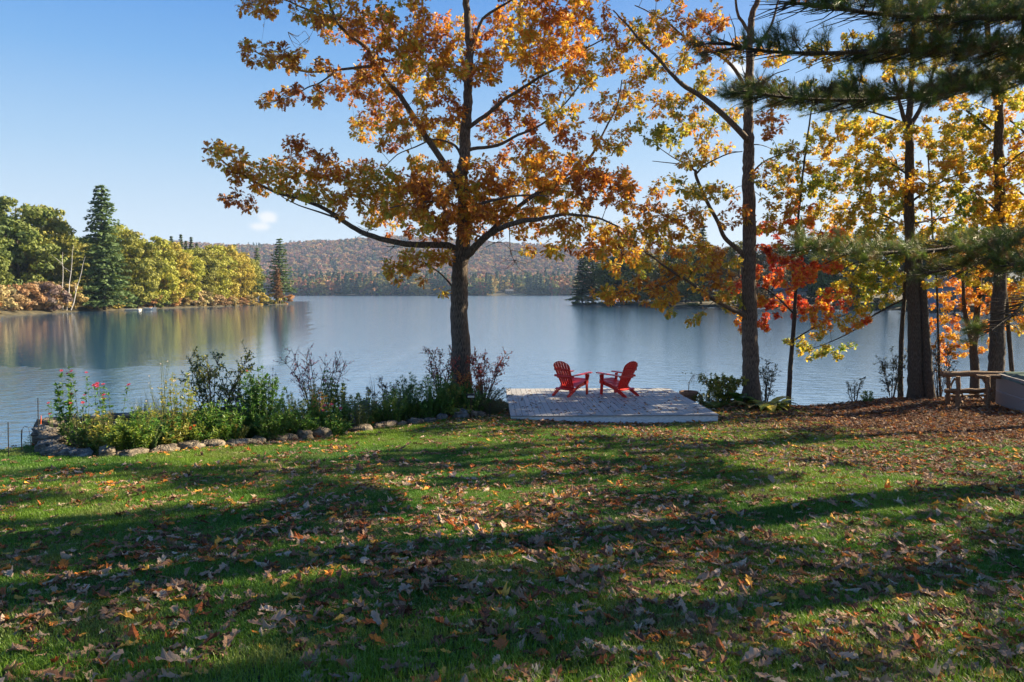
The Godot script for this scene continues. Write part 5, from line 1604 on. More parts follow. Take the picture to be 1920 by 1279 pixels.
func make_stones() -> void:
	rng.seed = 930
	var ms := []
	for k in 9: ms.append(stone_mesh(k))
	# front border: [px, width m, height m, tint]
	var front := [[98, 0.40, 0.26, 1], [122, 0.36, 0.2, 1], [146, 0.52, 0.17, 1], [194, 0.42, 0.24, 0], [222, 0.26, 0.12, 0], [246, 0.44, 0.15, 0], [284, 0.26, 0.1, 0], [306, 0.42, 0.17, 0], [352, 0.5, 0.2, 0], [387, 0.52, 0.2, 0], [402, 0.3, 0.18, 1], [424, 0.3, 0.1, 0], [440, 0.42, 0.15, 1], [470, 0.46, 0.13, 0], [482, 0.4, 0.16, 0], [515, 0.42, 0.17, 0], [537, 0.38, 0.2, 0], [566, 0.42, 0.3, 0], [598, 0.46, 0.32, 0], [634, 0.46, 0.22, 0], [672, 0.64, 0.22, 0], [708, 0.4, 0.16, 0], [725, 0.56, 0.18, 0], [752, 0.3, 0.12, 0], [778, 0.54, 0.17, 0], [806, 0.38, 0.12, 0], [828, 0.3, 0.2, 1], [862, 0.6, 0.3, 1], [882, 0.34, 0.22, 0], [900, 0.34, 0.16, 0]]
	for i in front.size():
		var f: Array = front[i]
		var d := curve(BED_FRONT, f[0]) + 0.12
		var p := P(f[0], 640, d)
		p.y = ground_y(p.x, p.z) + f[2] * 0.16
		var o := thing("border_stone", "%s %s stone in the garden border, %s from the left corner" % [["tan", "grey"][f[3]], "low flat" if f[2] < 0.16 else ("tall blocky" if f[2] > 0.27 else "rounded"), ORD[i]], "stone", p, rng.randf_range(-0.35, 0.35) + 0.3, "stones edging the garden bed")
		part("stone", ms[i % 9], M.stone if f[3] == 0 else M.grey_stone, o, Transform3D(Basis(Vector3.UP, rng.randf() * TAU).scaled(Vector3(1, 1, 1)), Vector3.ZERO))
		o.get_child(0).scale = Vector3(f[1] * 1.05, f[2] * 1.05, f[1] * 0.72)
	# stacked side wall at the left corner and back wall: [px, py, distance, width, height]
	var wall := [[88, 838, 12.2, 0.42, 0.2], [100, 826, 12.5, 0.4, 0.16], [90, 822, 12.8, 0.44, 0.2], [84, 810, 13.1, 0.42, 0.2], [104, 812, 13.0, 0.34, 0.16], [92, 797, 13.6, 0.5, 0.24], [86, 826, 13.3, 0.46, 0.24], [110, 800, 13.5, 0.3, 0.16], [118, 790, 13.9, 0.44, 0.18], [150, 789, 14.1, 0.4, 0.14], [185, 786, 14.2, 0.5, 0.14], [225, 781, 14.3, 0.55, 0.12], [262, 779, 14.4, 0.5, 0.12], [300, 778, 14.4, 0.5, 0.14], [335, 782, 14.3, 0.5, 0.16], [380, 775, 14.6, 0.55, 0.16], [425, 772, 14.8, 0.55, 0.18], [450, 778, 14.9, 0.5, 0.16], [205, 797, 14.2, 0.5, 0.18], [250, 795, 14.3, 0.5, 0.18], [290, 795, 14.3, 0.5, 0.18]]
	for i in wall.size():
		var f: Array = wall[i]
		var p := P(f[0], f[1], f[2])
		var o := thing("wall_stone", "%s stone in the stacked garden wall toward the lake, %s counting from the lawn corner" % ["grey" if i % 3 == 0 else "brown", ORD[i]], "stone", p, rng.randf_range(-0.4, 0.4), "stones stacked in the garden wall")
		part("stone", ms[(i * 2 + 1) % 9], M.grey_stone if i % 3 == 0 else M.stone, o)
		o.get_child(0).scale = Vector3(f[3] * 1.1, f[4] * 1.25, f[3] * 0.8)
		var gy := ground_y(p.x, p.z)
		if p.y - gy > 0.2 and i != 6:                       # course below
			var u := thing("wall_stone", "lower-course stone under the stacked garden wall", "stone", Vector3(p.x + 0.05, (p.y + gy) / 2.0 - 0.04, p.z - 0.02), 0.3, "stones under the garden wall")
			part("stone", ms[(i + 4) % 9], M.stone, u)
			u.get_child(0).scale = Vector3(f[3] * 1.2, maxf(0.16, (p.y - gy) * 1.0), f[3] * 0.9)

func herb(called: String, label: String, px: float, d: float, h: float, w: float, cols: Array, o: Dictionary) -> Node3D:
	var p := P(px, 640, d)
	p.y = ground_y(p.x, p.z) - 0.02 + o.get("lift", 0.0)
	h *= 1.2
	w *= 1.25
	var root := thing(called, label, o.get("category", "plant"), p, 0.0, o.get("group", "plants in the garden bed"))
	var stems := MB.new()
	var leaves := MB.new()
	var ns: int = o.get("stems", 14)
	var ll: float = o.get("leaf", 0.07)
	var lw: float = o.get("leaf_w", 0.03)
	var tips := []
	for k in ns:
		var a := rng.randf() * TAU
		var r := w * 0.5 * sqrt(rng.randf())
		var q0 := Vector3(cos(a) * r * 0.35, 0, sin(a) * r * 0.35)
		var hh := h * 1.15 * rng.randf_range(0.65, 1.05) * (1.0 - 0.35 * pow(r / (w * 0.5), 2.0))
		var q2 := Vector3(cos(a) * r, hh, sin(a) * r) + rv(0.03)
		var q1 := q0.lerp(q2, 0.5) + Vector3(0, hh * 0.1, 0) + rv(0.03 * h)
		var path := smooth_path([q0, q1, q2], 4)
		var rr := []
		for i in path.size(): rr.append(lerpf(o.get("stem_r", 0.006), 0.002, i / float(path.size() - 1)))
		stems.tube(path, rr, 4, false)
		tips.append(q2)
		var nl := int(o.get("leaves", 26) * 2.3)
		for i in nl:
			var t := rng.randf_range(o.get("leaf_from", 0.12), 1.0)
			var s := path[int(t * (path.size() - 1))] as Vector3
			var dirn := (dir_rand() * Vector3(1, 0.6, 1) + Vector3(0, o.get("leaf_up", 0.35), 0)).normalized()
			blade_leaf(leaves, s + rv(0.015), dirn, ll * rng.randf_range(0.6, 1.2), lw * rng.randf_range(0.7, 1.2), pick(cols, 0.22))
	part("stems", stems.mesh(), M.garden_stem, root)
	part("leaves", leaves.mesh(), M.garden_leaf, root)
	if o.has("flower"):
		var fc: Array = o.flower
		var nf: int = o.get("flowers", 5)
		for k in mini(nf, tips.size()):
			var fm := MB.new()
			var fr: float = o.get("flower_r", 0.035)
			for ring in 2:
				for i in 9:
					var a := TAU * i / 9 + ring * 0.35
					var od := Vector3(cos(a), 0.25 + ring * 0.5, sin(a)).normalized()
					blade_leaf(fm, Vector3(0, ring * 0.006, 0), od, fr * (1.0 - ring * 0.3), fr * 0.55, pick(fc, 0.15))
			for i in 6:
				var a := TAU * i / 6
				blade_leaf(fm, Vector3(0, 0.008, 0), Vector3(cos(a) * 0.4, 1, sin(a) * 0.4).normalized(), fr * 0.4, fr * 0.3, Color(0.4, 0.25, 0.05))
			part("flower", fm.mesh(), M.petal, root, Transform3D(basis_along(Vector3(rng.randf_range(-0.4, 0.4), 1, rng.randf_range(0.0, 0.7)), 0.0), tips[k]))
	return root

func strap_clump(called: String, label: String, px: float, d: float, h: float, w: float, cols: Array, n: int, lw: float, arch := 0.5, lift := 0.0) -> Node3D:
	var p := P(px, 640, d)
	p.y = ground_y(p.x, p.z) - 0.02 + lift
	var root := thing(called, label, "plant", p, 0.0, "plants in the garden bed")
	var mb := MB.new()
	for k in n:
		var a := rng.randf() * TAU
		var l := h * rng.randf_range(0.7, 1.1)
		var out := Vector3(cos(a), 0, sin(a))
		var side := Vector3(-out.z, 0, out.x) * lw
		var r := w * rng.randf_range(0.15, 0.5)
		var prev := []
		var col := pick(cols, 0.2)
		for i in 6:
			var t := i / 5.0
			var q := out * (0.03 + r * t * t) + Vector3(0, l * (t - arch * t * t * t * rng.randf_range(0.9, 1.1) * 0.6), 0)
			var ww := side * (1.0 - t * t) * 0.5
			if i > 0:
				mb.tri_c(prev[0], prev[1], q + ww, col)
				mb.tri_c(prev[0], q + ww, q - ww, col)
			prev = [q - ww, q + ww]
	part("leaves", mb.mesh(), M.garden_leaf, root)
	return root

func shrub(called: String, label: String, px: float, d: float, h: float, w: float, cols: Array, o: Dictionary) -> Node3D:     # airy, many-branched
	var p := P(px, 640, d)
	p.y = ground_y(p.x, p.z) - 0.02 + o.get("lift", 0.0)
	var root := thing(called, label, "shrub", p, 0.0, o.get("group", "shrubs behind the garden bed"))
	var wood := MB.new()
	var leaves := MB.new()
	var ns: int = o.get("stems", 7)
	for k in ns:
		var a := TAU * k / ns + rng.randf_range(-0.4, 0.4)
		var r := w * 0.5 * rng.randf_range(0.35, 1.0)
		var top := Vector3(cos(a) * r, h * rng.randf_range(0.7, 1.05), sin(a) * r * 0.7)
		var path := smooth_path([Vector3(cos(a) * 0.05, 0, sin(a) * 0.05), top * 0.5 + Vector3(0, h * 0.08, 0) + rv(0.08), top], 5)
		var rr := []
		for i in path.size(): rr.append(lerpf(o.get("stem_r", 0.013), 0.003, i / float(path.size() - 1)))
		wood.tube(path, rr, 5, false)
		for b in int(o.get("twigs", 12) * 1.5):
			var t := rng.randf_range(0.25, 1.0)
			var s: Vector3 = path[int(t * (path.size() - 1))]
			var dirn := (dir_rand() + Vector3(cos(a) * 0.4, 0.8, sin(a) * 0.4)).normalized()
			var l := rng.randf_range(0.12, 0.36) * h * 0.55
			var e := s + dirn * l
			wood.tube([s, s.lerp(e, 0.5) + rv(0.02), e], [0.005, 0.0038, 0.002], 4, false)
			for i in o.get("leaves", 8):
				var q := s.lerp(e, rng.randf_range(0.3, 1.0))
				blade_leaf(leaves, q, (dir_rand() + dirn * 0.5).normalized(), o.get("leaf", 0.05) * rng.randf_range(0.6, 1.2), o.get("leaf_w", 0.028) * rng.randf_range(0.7, 1.2), pick(cols, 0.25))
	part("stems", wood.mesh(), M.twig_bark, root)
	part("leaves", leaves.mesh(), M.garden_leaf, root)
	return root

func rosette(called: String, label: String, px: float, d: float, r: float, cols: Array, n: int, lift := 0.0) -> Node3D:      # broad hosta-like leaves
	var p := P(px, 640, d)
	p.y = ground_y(p.x, p.z) - 0.02 + lift
	var root := thing(called, label, "plant", p, 0.0, "plants under the right oak")
	for k in n:
		var mb := MB.new()
		var a := TAU * k / n + rng.randf_range(-0.3, 0.3)
		var out := Vector3(cos(a), 0, sin(a))
		var side := Vector3(-out.z, 0, out.x)
		var l := r * rng.randf_range(0.7, 1.1)
		var rise := rng.randf_range(0.3, 1.1)
		var col := pick(cols, 0.25)
		var prev := []
		for i in 7:
			var t := i / 6.0
			var q := out * l * t + Vector3(0, l * (rise * t - 0.75 * t * t), 0)
			var ww := side * l * 0.24 * sin(PI * pow(t, 0.8)) + Vector3(0, 0.02, 0)
			if i > 0:
				mb.tri_c(prev[0], prev[1], q, col)
				mb.tri_c(prev[1], q + ww, q, col)
				mb.tri_c(prev[0], q, q - ww + Vector3(0, 0.04, 0), col)
				mb.tri_c(prev[0], q - ww + Vector3(0, 0.04, 0), prev[2], col)
			prev = [q, q + ww, q - ww + Vector3(0, 0.04, 0)]
		part("leaf", mb.mesh(), M.garden_leaf, root)
	return root

func make_garden() -> void:
	rng.seed = 1040
	mat("garden_stem", Color(0.09, 0.12, 0.035), 0.7)
	var G1 := [Color(0.07, 0.18, 0.022), Color(0.1, 0.23, 0.027), Color(0.16, 0.3, 0.035), Color(0.06, 0.14, 0.02)]
	var G2 := [Color(0.2, 0.28, 0.035), Color(0.26, 0.32, 0.04), Color(0.14, 0.22, 0.03)]
	var GY := [Color(0.36, 0.36, 0.06), Color(0.28, 0.32, 0.05), Color(0.42, 0.34, 0.07)]
	var GD := [Color(0.06, 0.14, 0.022), Color(0.08, 0.18, 0.025), Color(0.1, 0.21, 0.03)]
	var PINK := [Color(0.75, 0.1, 0.22), Color(0.8, 0.2, 0.3), Color(0.62, 0.06, 0.14)]
	var RED := [Color(0.6, 0.03, 0.02), Color(0.7, 0.08, 0.02)]
	var ORA := [Color(0.75, 0.2, 0.02), Color(0.7, 0.12, 0.03)]
	var WHITE := [Color(0.75, 0.72, 0.65), Color(0.8, 0.7, 0.55)]
	# tall pink zinnias and the leafy stalks at the left end
	herb("zinnia_plant", "tall leafy stalk plant with dark pink bloom at the left garden end", 116, 12.6, 1.15, 0.42, G1, {"stems": 9, "leaves": 30, "leaf": 0.085, "leaf_w": 0.04, "flower": PINK, "flowers": 3})
	herb("zinnia_plant", "tall pink zinnia with bare arching stems second from the left end", 148, 12.7, 1.1, 0.5, G1, {"stems": 6, "leaves": 12, "leaf": 0.08, "leaf_w": 0.035, "flower": PINK, "flowers": 4})
	herb("zinnia_plant", "pink zinnia with two bright open blooms", 172, 12.7, 0.98, 0.4, G1, {"stems": 6, "leaves": 14, "leaf": 0.08, "leaf_w": 0.035, "flower": PINK, "flowers": 5, "flower_r": 0.045})
	herb("zinnia_plant", "pink zinnia leaning right with paired blooms on long stems", 205, 12.7, 1.12, 0.5, G1, {"stems": 5, "leaves": 12, "leaf": 0.08, "leaf_w": 0.035, "flower": PINK, "flowers": 3, "flower_r": 0.045})
	herb("zinnia_plant", "low pink flower over the stone wall corner at far left", 92, 13.2, 0.62, 0.2, G1, {"stems": 3, "leaves": 9, "flower": PINK, "flowers": 2, "lift": 0.1})
	herb("garden_plant", "dull brownish green plant below the tall pink zinnias", 150, 12.1, 0.6, 0.6, [Color(0.1, 0.13, 0.03), Color(0.16, 0.13, 0.05), Color(0.07, 0.1, 0.03)], {"stems": 20, "leaves": 22, "leaf": 0.06, "leaf_w": 0.022})
	herb("garden_plant", "fading tan-green plant right of the zinnia stalks", 192, 12.2, 0.55, 0.55, [Color(0.13, 0.15, 0.04), Color(0.2, 0.15, 0.07)], {"stems": 18, "leaves": 22, "leaf": 0.06, "leaf_w": 0.02})
	herb("garden_plant", "bright lime green leafy plant at the front left of the bed", 222, 11.85, 0.42, 0.62, G2, {"stems": 24, "leaves": 26, "leaf": 0.07, "leaf_w": 0.035})
	herb("garden_plant", "bright green bushy plant beside the lime one at the bed front", 252, 11.9, 0.5, 0.5, G2 + G1, {"stems": 22, "leaves": 26, "leaf": 0.075, "leaf_w": 0.03})
	strap_clump("iris_clump", "grey-green clump of long arching strap leaves at the bed front", 282, 12.1, 0.75, 0.9, [Color(0.16, 0.24, 0.08), Color(0.24, 0.3, 0.12), Color(0.1, 0.18, 0.05)], 34, 0.03, 0.7)
	strap_clump("ornamental_grass", "wispy blue-grey ornamental grass against the water behind the iris clump", 262, 13.6, 1.05, 0.9, [Color(0.08, 0.13, 0.1), Color(0.13, 0.17, 0.12), Color(0.2, 0.2, 0.13)], 120, 0.007, 0.35)
	strap_clump("ornamental_grass", "second wispy grey ornamental grass with pale plumes", 300, 13.6, 1.1, 0.9, [Color(0.1, 0.14, 0.1), Color(0.2, 0.2, 0.14), Color(0.14, 0.17, 0.1)], 120, 0.007, 0.35)
	herb("aster_plant", "pale white-flowered aster above the ornamental grass", 298, 13.4, 1.15, 0.5, [Color(0.14, 0.17, 0.07)], {"stems": 14, "leaves": 8, "leaf": 0.04, "leaf_w": 0.012, "flower": WHITE, "flowers": 10, "flower_r": 0.02})
	herb("garden_plant", "yellow-green tall spindly plant left of the orange flowers", 325, 12.9, 0.95, 0.55, GY, {"stems": 16, "leaves": 24, "leaf": 0.07, "leaf_w": 0.022})
	herb("garden_plant", "yellowing upright plant with a cream bloom in the bed middle", 345, 12.7, 1.0, 0.4, GY + G2, {"stems": 10, "leaves": 22, "leaf": 0.07, "leaf_w": 0.03, "flower": WHITE, "flowers": 2, "flower_r": 0.04})
	herb("garden_plant", "plant with small red blooms low at the bed front", 308, 12.3, 0.32, 0.32, G1, {"stems": 8, "leaves": 18, "flower": RED, "flowers": 5, "flower_r": 0.03})
	herb("garden_plant", "light green plant with orange blooms at the front of the bed", 377, 12.5, 0.34, 0.5, G2, {"stems": 14, "leaves": 20, "flower": ORA, "flowers": 6, "flower_r": 0.03})
	herb("garden_plant", "fresh green plant behind the orange blooms", 400, 13.0, 0.7, 0.6, G1 + G2, {"stems": 20, "leaves": 26, "leaf": 0.075, "leaf_w": 0.03})
	strap_clump("daylily_clump", "green arching daylily leaves right of the orange blooms", 428, 13.2, 0.5, 0.8, [Color(0.12, 0.22, 0.03), Color(0.28, 0.34, 0.06)], 30, 0.025, 0.8)
	herb("garden_plant", "tall dense dark green bush with a lime tip in the bed middle", 486, 13.8, 1.12, 0.72, GD + [Color(0.08, 0.2, 0.03)], {"stems": 40, "leaves": 44, "leaf": 0.08, "leaf_w": 0.03, "flower": PINK, "flowers": 2})
	herb("garden_plant", "dark green spreading skirt of the tall bush at the stones", 505, 13.55, 0.6, 0.8, GD + G1, {"stems": 28, "leaves": 32, "leaf": 0.07, "leaf_w": 0.03})
	herb("salvia_plant", "purple spiked salvia behind the dark green bush", 505, 14.4, 1.1, 0.4, [Color(0.08, 0.12, 0.04), Color(0.2, 0.08, 0.25)], {"stems": 9, "leaves": 18, "leaf": 0.04, "leaf_w": 0.015})
	herb("garden_plant", "pale yellow-green feathery plant right of the dark bush", 548, 14.3, 0.66, 0.8, GY + G2, {"stems": 32, "leaves": 32, "leaf": 0.055, "leaf_w": 0.018})
	herb("garden_plant", "round mid-green low plant just above the large stones", 566, 14.2, 0.36, 0.55, G1, {"stems": 24, "leaves": 26, "leaf": 0.065, "leaf_w": 0.035})
	herb("garden_plant", "yellow-orange tinged plant left of the pink phlox", 588, 15.2, 0.85, 0.7, GY + ORA.slice(0, 1), {"stems": 26, "leaves": 28, "leaf": 0.06, "leaf_w": 0.022})
	herb("garden_plant", "tall light green plant against the water in the bed middle", 610, 15.8, 1.0, 0.5, G2 + G1, {"stems": 20, "leaves": 32, "leaf": 0.08, "leaf_w": 0.025})
	herb("phlox_plant", "green plant with a cluster of bright pink blooms above the stones", 612, 14.7, 0.52, 0.5, G1, {"stems": 16, "leaves": 22, "flower": PINK, "flowers": 8, "flower_r": 0.045})
	herb("garden_plant", "low dark green mound right of the big boulder", 622, 14.4, 0.3, 0.6, GD + G1, {"stems": 24, "leaves": 26, "leaf": 0.06, "leaf_w": 0.035})
	herb("garden_plant", "lime-topped plant behind the pink phlox", 640, 15.9, 0.9, 0.6, G2 + GY, {"stems": 24, "leaves": 28, "leaf": 0.075, "leaf_w": 0.028})
	herb("garden_plant", "grey-green airy plant beside the blue glass ornaments", 668, 15.6, 0.6, 0.7, [Color(0.1, 0.14, 0.07), Color(0.16, 0.19, 0.1)], {"stems": 28, "leaves": 28, "leaf": 0.05, "leaf_w": 0.015})
	herb("garden_plant", "rust-tinged plant beside the blue glass ornament", 690, 16.8, 0.62, 0.7, GY + [Color(0.3, 0.14, 0.06)], {"stems": 24, "leaves": 28, "leaf": 0.06, "leaf_w": 0.022})
	herb("garden_plant", "plant with one red bloom at the bed front near the path light", 684, 15.9, 0.22, 0.3, GD, {"stems": 8, "leaves": 16, "flower": RED, "flowers": 3, "flower_r": 0.04})
	herb("garden_plant", "light green upright plant in the right half of the bed", 735, 16.7, 0.62, 0.6, G2 + G1, {"stems": 28, "leaves": 30, "leaf": 0.065, "leaf_w": 0.022})
	herb("garden_plant", "mid-green feathery bush left of the oak trunk", 762, 17.5, 0.78, 0.9, G1, {"stems": 40, "leaves": 34, "leaf": 0.06, "leaf_w": 0.018})
	herb("garden_plant", "dense dark green feathery bush closest to the oak trunk", 808, 17.3, 0.82, 0.85, GD + G1, {"stems": 42, "leaves": 36, "leaf": 0.06, "leaf_w": 0.018})
	herb("garden_plant", "green feathery bush in front of the oak trunk base", 838, 17.6, 0.72, 0.6, GD + G1, {"stems": 30, "leaves": 32, "leaf": 0.06, "leaf_w": 0.018})
	herb("garden_plant", "chartreuse low plant at the foot of the path light", 862, 17.15, 0.22, 0.55, GY + G2, {"stems": 18, "leaves": 22, "leaf": 0.07, "leaf_w": 0.035})
	herb("garden_plant", "yellow-green tuft on the slope below the oak trunk", 858, 18.2, 0.35, 0.6, GY + G1, {"stems": 18, "leaves": 22, "leaf": 0.07, "leaf_w": 0.03})
	herb("weedy_mound", "brownish green weedy mound between the oak and the deck", 905, 18.2, 0.4, 1.2, [Color(0.1, 0.11, 0.04), Color(0.14, 0.11, 0.05), Color(0.07, 0.09, 0.03)], {"stems": 60, "leaves": 26, "leaf": 0.05, "leaf_w": 0.014})
	herb("weedy_mound", "dull green weedy patch on the bank beside the deck", 922, 17.5, 0.3, 0.7, [Color(0.09, 0.11, 0.04), Color(0.14, 0.1, 0.05)], {"stems": 40, "leaves": 24, "leaf": 0.05, "leaf_w": 0.014})
	strap_clump("plume_grass", "three dark nodding grass plumes standing against the water", 702, 17.6, 1.3, 0.5, [Color(0.07, 0.06, 0.05)], 6, 0.02, 0.3)
	# shrubs
	shrub("berry_shrub", "large airy green and yellow shrub against the water, left of the others", 398, 14.4, 1.6, 1.7, [Color(0.07, 0.11, 0.025), Color(0.12, 0.16, 0.03), Color(0.3, 0.28, 0.04)], {"stems": 11, "twigs": 16, "leaves": 10, "leaf": 0.065, "leaf_w": 0.032})
	shrub("berry_shrub", "smaller dark green shrub leaning right of the large airy one", 455, 14.9, 1.15, 1.0, [Color(0.06, 0.1, 0.03), Color(0.1, 0.12, 0.03)], {"stems": 8, "twigs": 14, "leaves": 9, "leaf": 0.06, "leaf_w": 0.03})
	shrub("blueberry_shrub", "thin purple-leaved shrub with mostly bare twigs against the water", 590, 16.4, 1.75, 1.6, [Color(0.3, 0.05, 0.09), Color(0.18, 0.05, 0.09), Color(0.42, 0.08, 0.1)], {"stems": 11, "twigs": 14, "leaves": 5, "leaf": 0.05, "leaf_w": 0.025})
	shrub("blueberry_shrub", "low dark shrub with a few red leaves below the grass plumes", 735, 18.0, 0.85, 1.5, [Color(0.05, 0.08, 0.03), Color(0.2, 0.04, 0.06), Color(0.07, 0.06, 0.05)], {"stems": 9, "twigs": 13, "leaves": 7, "leaf": 0.05, "leaf_w": 0.028})
	shrub("blueberry_shrub", "red and purple shrub spreading left of the oak trunk", 826, 18.4, 1.35, 1.1, [Color(0.5, 0.07, 0.08), Color(0.25, 0.09, 0.07), Color(0.6, 0.14, 0.07), Color(0.14, 0.15, 0.05)], {"stems": 9, "twigs": 14, "leaves": 7, "leaf": 0.055, "leaf_w": 0.03})
	shrub("blueberry_shrub", "red and orange shrub spreading right of the oak trunk", 908, 18.5, 1.3, 1.25, [Color(0.6, 0.08, 0.06), Color(0.35, 0.13, 0.06), Color(0.7, 0.2, 0.06), Color(0.6, 0.1, 0.12)], {"stems": 10, "twigs": 14, "leaves": 8, "leaf": 0.055, "leaf_w": 0.03})
	shrub("blueberry_shrub", "bright orange leaved sprigs crossing in front of the oak trunk", 872, 18.1, 0.75, 0.9, [Color(0.6, 0.2, 0.04), Color(0.55, 0.12, 0.04), Color(0.5, 0.3, 0.08)], {"stems": 7, "twigs": 10, "leaves": 8, "leaf": 0.06, "leaf_w": 0.03})
	shrub("waterside_shrub", "leafy green shrub just left of the right oak trunk", 1358, 20.6, 0.85, 1.5, [Color(0.12, 0.18, 0.03), Color(0.24, 0.28, 0.04), Color(0.45, 0.38, 0.06)], {"stems": 13, "twigs": 16, "leaves": 15, "leaf": 0.075, "leaf_w": 0.035, "group": "shrubs at the water's edge"})
	shrub("waterside_shrub", "sparse dark shrub just right of the right oak trunk", 1438, 21.3, 1.25, 0.8, [Color(0.05, 0.08, 0.03), Color(0.1, 0.1, 0.04)], {"stems": 7, "twigs": 12, "leaves": 7, "leaf": 0.06, "leaf_w": 0.03, "group": "shrubs at the water's edge"})
	shrub("waterside_shrub", "small wispy shrub alone on the bare bank against the water", 1606, 22.3, 0.75, 0.8, [Color(0.12, 0.14, 0.05), Color(0.08, 0.08, 0.04)], {"stems": 6, "twigs": 9, "leaves": 5, "leaf": 0.05, "leaf_w": 0.028, "group": "shrubs at the water's edge"})
	shrub("waterside_shrub", "dark leafy shrub left of the twin trunks over the water", 1676, 22.6, 1.5, 1.3, [Color(0.05, 0.07, 0.03), Color(0.09, 0.08, 0.04)], {"stems": 8, "twigs": 12, "leaves": 7, "leaf": 0.07, "leaf_w": 0.04, "group": "shrubs at the water's edge"})
	shrub("waterside_shrub", "dark vine-like shrub right of the twin trunks with orange leaves", 1764, 22.3, 1.9, 0.9, [Color(0.05, 0.06, 0.03), Color(0.3, 0.12, 0.04), Color(0.07, 0.07, 0.03)], {"stems": 7, "twigs": 12, "leaves": 6, "leaf": 0.07, "leaf_w": 0.04, "group": "shrubs at the water's edge"})
	herb("ground_cover", "yellow-green low plants between the planter and the oak", 1330, 21.0, 0.35, 0.8, [Color(0.3, 0.28, 0.05), Color(0.12, 0.16, 0.04)], {"stems": 22, "leaves": 18, "leaf": 0.08, "leaf_w": 0.035, "group": "plants under the right oak"})
	herb("ground_cover", "small bright green weed on the bare bank", 1632, 22.0, 0.3, 0.5, G1, {"stems": 10, "leaves": 16, "leaf": 0.07, "leaf_w": 0.04, "group": "plants under the right oak"})
	rosette("hosta_plant", "large green broad-leaved hosta against the right oak trunk", 1383, 20.6, 0.62, GD + [Color(0.06, 0.13, 0.03)], 16, 0.12)
	rosette("hosta_plant", "yellowing hosta mound at the foot of the right oak trunk", 1440, 20.0, 0.72, [Color(0.5, 0.42, 0.06), Color(0.34, 0.34, 0.05), Color(0.2, 0.26, 0.04)], 22, 0.0)
	rosette("hosta_plant", "yellow-green hosta leaves right of the yellowing mound", 1466, 20.3, 0.55, [Color(0.46, 0.4, 0.06), Color(0.16, 0.22, 0.04)], 14, 0.0)
	rosette("hosta_plant", "shaggy tan and green hosta in front of the right oak", 1412, 19.9, 0.55, [Color(0.2, 0.2, 0.06), Color(0.28, 0.22, 0.08)], 14, 0.0)
	rosette("hosta_plant", "mixed green and yellow leaves left of the right oak", 1345, 20.2, 0.55, [Color(0.2, 0.24, 0.05), Color(0.1, 0.16, 0.03)], 14, 0.0)
	for k in 64:                                           # leafy filling between the named plants
		var px := lerpf(150.0, 900.0, (k + rng.randf()) / 64.0)
		var d := curve(BED_FRONT, px) + rng.randf_range(0.4, 1.5)
		var ci := rng.randi() % 5
		var cs: Array = [G1, G2, GD, G1, GY][ci]
		var hue: String = ["mid green", "lime green", "dark green", "mid green", "yellow-green"][ci]
		var spot: String = "below the pink zinnias" if px < 260.0 else ("around the orange blooms" if px < 440.0 else ("beside the tall dark bush" if px < 560.0 else ("around the pink phlox" if px < 690.0 else "left of the oak trunk")))
		herb("bed_plant", "low %s leafy filler plant in the garden bed %s" % [hue, spot], px, d, rng.randf_range(0.28, 0.62), rng.randf_range(0.4, 0.75), cs, {"stems": 16, "leaves": 18, "leaf": rng.randf_range(0.05, 0.09), "leaf_w": rng.randf_range(0.018, 0.04), "group": "low %s filling plants %s" % [hue, spot]})
	# blue glass balls
	for k in 3:
		var q: Array = [[683, 761, 16.4, 0.13], [657, 788, 15.6, 0.12], [463, 776, 14.0, 0.1]][k]
		var o := thing("glass_ornament", ["dark blue glass globe high in the garden right of the phlox", "dark blue glass globe low near the red bloom", "dark globe ornament half hidden by the tall bush"][k], "ornament", P(q[0], q[1], q[2]))
		part("globe", lathe([[0.0, -q[3]], [q[3] * 0.5, -q[3] * 0.87], [q[3] * 0.87, -q[3] * 0.5], [q[3], 0.0], [q[3] * 0.87, q[3] * 0.5], [q[3] * 0.5, q[3] * 0.87], [0.0, q[3]]], 20), M.blue_glaze, o)
		var sm := MB.new()
		sm.tube([Vector3(0, -q[3] * 0.9, 0), Vector3(0, ground_y(o.position.x, o.position.z) - o.position.y - 0.1, 0)], [0.02, 0.02], 6, true)
		part("stake", sm.mesh(), M.black_iron, o)

# ---------------------------------------------------------------- lawn
func in_view(x: float, d: float, margin := 1.2) -> bool:
	return d > 2.2 and absf(x) < d * 0.705 + margin

func on_deck(x: float, z: float, grow := 0.0) -> bool:
	var p := deck_xf().affine_inverse() * Vector3(x, DECK_Y, z)
	return p.x > -grow and p.x < 4.83 + grow and p.z < grow and p.z > -4.8 - grow

